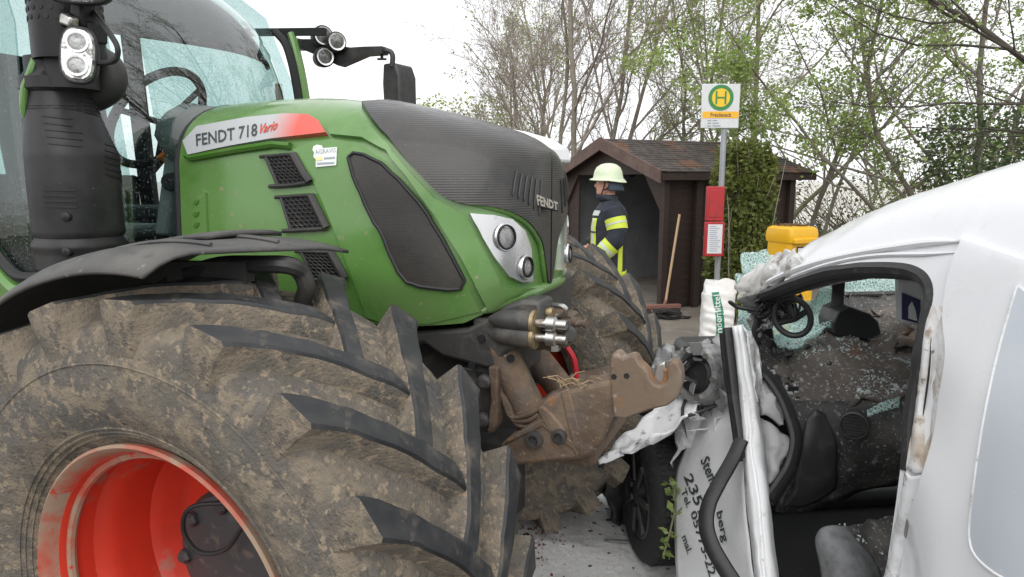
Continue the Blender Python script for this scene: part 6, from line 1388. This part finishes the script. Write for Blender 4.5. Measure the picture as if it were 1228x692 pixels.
tree('overhanging_tree', 'big spreading tree whose dark boughs reach over the van roof', V((8.2, 5.9, -.02)), [((-.30, -.1, 1), 11, .11, (0, 0, 0)), ((-.70, .25, .8), 6.5, .06, (0, 0, 0)), ((.3, 0, 1), 11, .10, (0, 0, 0)), ((-.2, -.6, 1), 11, .10, (0, 0, 0)), ((-.5, -.3, 1), 9, .07, (0, 0, 0))], S3, 52, m_barkdark, m_barkdark, m_leafg, .7, .065)
# shrubs: a hidden frame of stems, leaves through the whole volume
def shrub(name, label, base, w_, d_, h_, n, m, ls, seed, cat='hedge', cyl=True, z0=.1, twigs=50):
    rnd = random.Random(seed); t = tag(empty(name, Matrix.Translation(base)), label, cat); sm = MB()
    for k in range(twigs):
        a = V((rnd.uniform(-w_, w_) * .35, rnd.uniform(-d_, d_) * .35, 0)); b_ = V((rnd.uniform(-w_, w_) * .5, rnd.uniform(-d_, d_) * .5, h_ * rnd.uniform(.6, 1.0))); mid_ = a.lerp(b_, .5) + V((rnd.gauss(0, .05), rnd.gauss(0, .05), 0)); sm.tube([a, mid_, b_], [.012, .008, .004], 4, False)
    sm.build('stems', m_bark, t, fix=False); lm = MB(); c = 0
    while c < n:
        x, y, z = rnd.uniform(-1, 1), rnd.uniform(-1, 1), rnd.random()
        q = x * x + y * y if cyl else x ** 6 + y ** 6
        lim = 1 if cyl else 1
        if cyl: lim *= (1 - max(0, z - .75) ** 2 * 9)
        bump = .78 + .36 * noise.noise(V((x * 2.2, y * 2.2, z * h_ * 2.3 + seed)))
        if q > lim * bump or q < .18 * lim: continue
        if noise.noise(V((x * w_ * 5, y * d_ * 5, z * h_ * 5 + seed))) < -.22: continue
        leaf(lm, V((x * w_ / 2 * 1.12, y * d_ / 2 * 1.12, z0 + z * (h_ - z0) + rnd.gauss(0, .03))), ls * rnd.uniform(.6, 1.4), rnd); c += 1
    tag(lm.build('crown', m, t, ang=0, fix=False), kind='stuff'); return t
shrub('leafy_column', 'tall trimmed column of green leaves against the shelter wall', V((2.80, 8.35, 0)), .78, .62, 2.16, 17000, m_leafd, .055, 5, 'shrub')
shrub('olive_hedge', 'brownish olive hedge behind the tractor nose, beside the bus shelter', V((.2, 13.6, 0)), 3.2, .9, 1.95, 9000, m_leafh, .065, 6, 'hedge', False)
shrub('dark_evergreen', 'dark round evergreen bush above the van roof', V((6.75, 9.7, -.02)), 2.0, 1.7, 2.8, 9000, m_leaffir, .065, 7, 'bush')
shrub('low_bush', 'low sparse bush of mixed twigs behind the post box', at(1010, 14.2), 3.6, 1.2, 1.8, 3200, m_leafh, .07, 12, 'bush', False, .1, 130)
shrub('low_bush', 'thin light green bush beyond the smashed van windscreen', at(1130, 12.8), 2.6, 1.2, 2.6, 3000, m_leafg, .07, 15, 'bush', False, .1, 90)
shrub('far_bush', 'faint yellow green bush behind the tractor hood', at(560, 24), 5, 2, 4.6, 5000, m_leafy, .12, 18, 'bush')
# ---------------------------------------------------------------- small things on the ground
rnd = random.Random(77); mb = MB()
for k in range(260):
    x, y = rnd.gauss(.10, .10), rnd.gauss(3.2, .22); s_ = rnd.uniform(.004, .012)
    mb.box((x, y, .012 + rnd.random() * .01), (s_, s_ * rnd.uniform(.3, 1), s_ * .4), Matrix.Rotation(rnd.uniform(0, 6), 3, V((rnd.random(), rnd.random(), 1))))
tag(mb.build('red_shards', mat('red brown lamp shards', (.19, .055, .035), .5, 0, [((.09, .05, .035), 40, .45, .6, .8)]), None, ang=0), 'red brown crumbs of broken lamps beside the big wheel', 'debris', kind='stuff')
mb = MB()
for k in range(90):
    x, y = rnd.uniform(.0, 1.2), rnd.uniform(2.3, 3.7); s_ = rnd.uniform(.006, .03)
    if rnd.random() < .5: x, y = rnd.gauss(.55, .12), rnd.gauss(3.2, .25)
    mb.box((x, y, .016), (s_, s_ * rnd.uniform(.1, .6), s_ * .25), Matrix.Rotation(rnd.uniform(0, 6), 3, V((rnd.random() * .3, rnd.random() * .3, 1))))
tag(mb.build('dark_shards', m_seal, None, ang=0), 'dark splinters of plastic scattered on the white powder', 'debris', kind='stuff')
def leafspray(name, label, pts, seed):
    rn = random.Random(seed); t = tag(empty(name, Matrix.Translation(pts[0])), label, 'twig'); P = [q - pts[0] for q in pts]; b_ = MB(); b_.tube(P, .004, 5); b_.build('stalk', m_barkg, t); lm = MB()
    for k in range(20): p = P[0].lerp(P[-1], rn.random()) + V((rn.gauss(0, .010), rn.gauss(0, .010), rn.gauss(0, .010))); leaf(lm, p, rn.uniform(.028, .05), rn)
    lm.build('leaves', m_leafg2, t, ang=0); return t
m_leafg2 = leafmat('torn bright leaves', (.20, .30, .07), (.30, .38, .13))
leafspray('leaf_sprig', 'small bright green leaf sprig stuck on the torn van door', [W(803, 576, 2.78), W(809, 588, 2.78), W(808, 600, 2.77)], 1)
leafspray('leaf_sprig', 'larger drooping green sprig below the van front wheel', [W(809, 614, 2.72), W(803, 640, 2.72), W(795, 668, 2.70)], 2)
for k in range(5):
    a = W(725 + k * 6, 618 + k * 4, 3.25); a.z = .022; mb = MB(); mb.tube([(0, 0, 0), (.06, -.03, .008), (.11, -.02, .0)], .006, 5); o = tag(mb.build('broken_strip', m_alu, None), ('first', 'second', 'middle', 'fourth', 'last')[k] + ' thin grey strip lying on the powder, counting from the tractor towards the van wheel', 'debris', 'broken strips beside the van wheel'); o.location = a
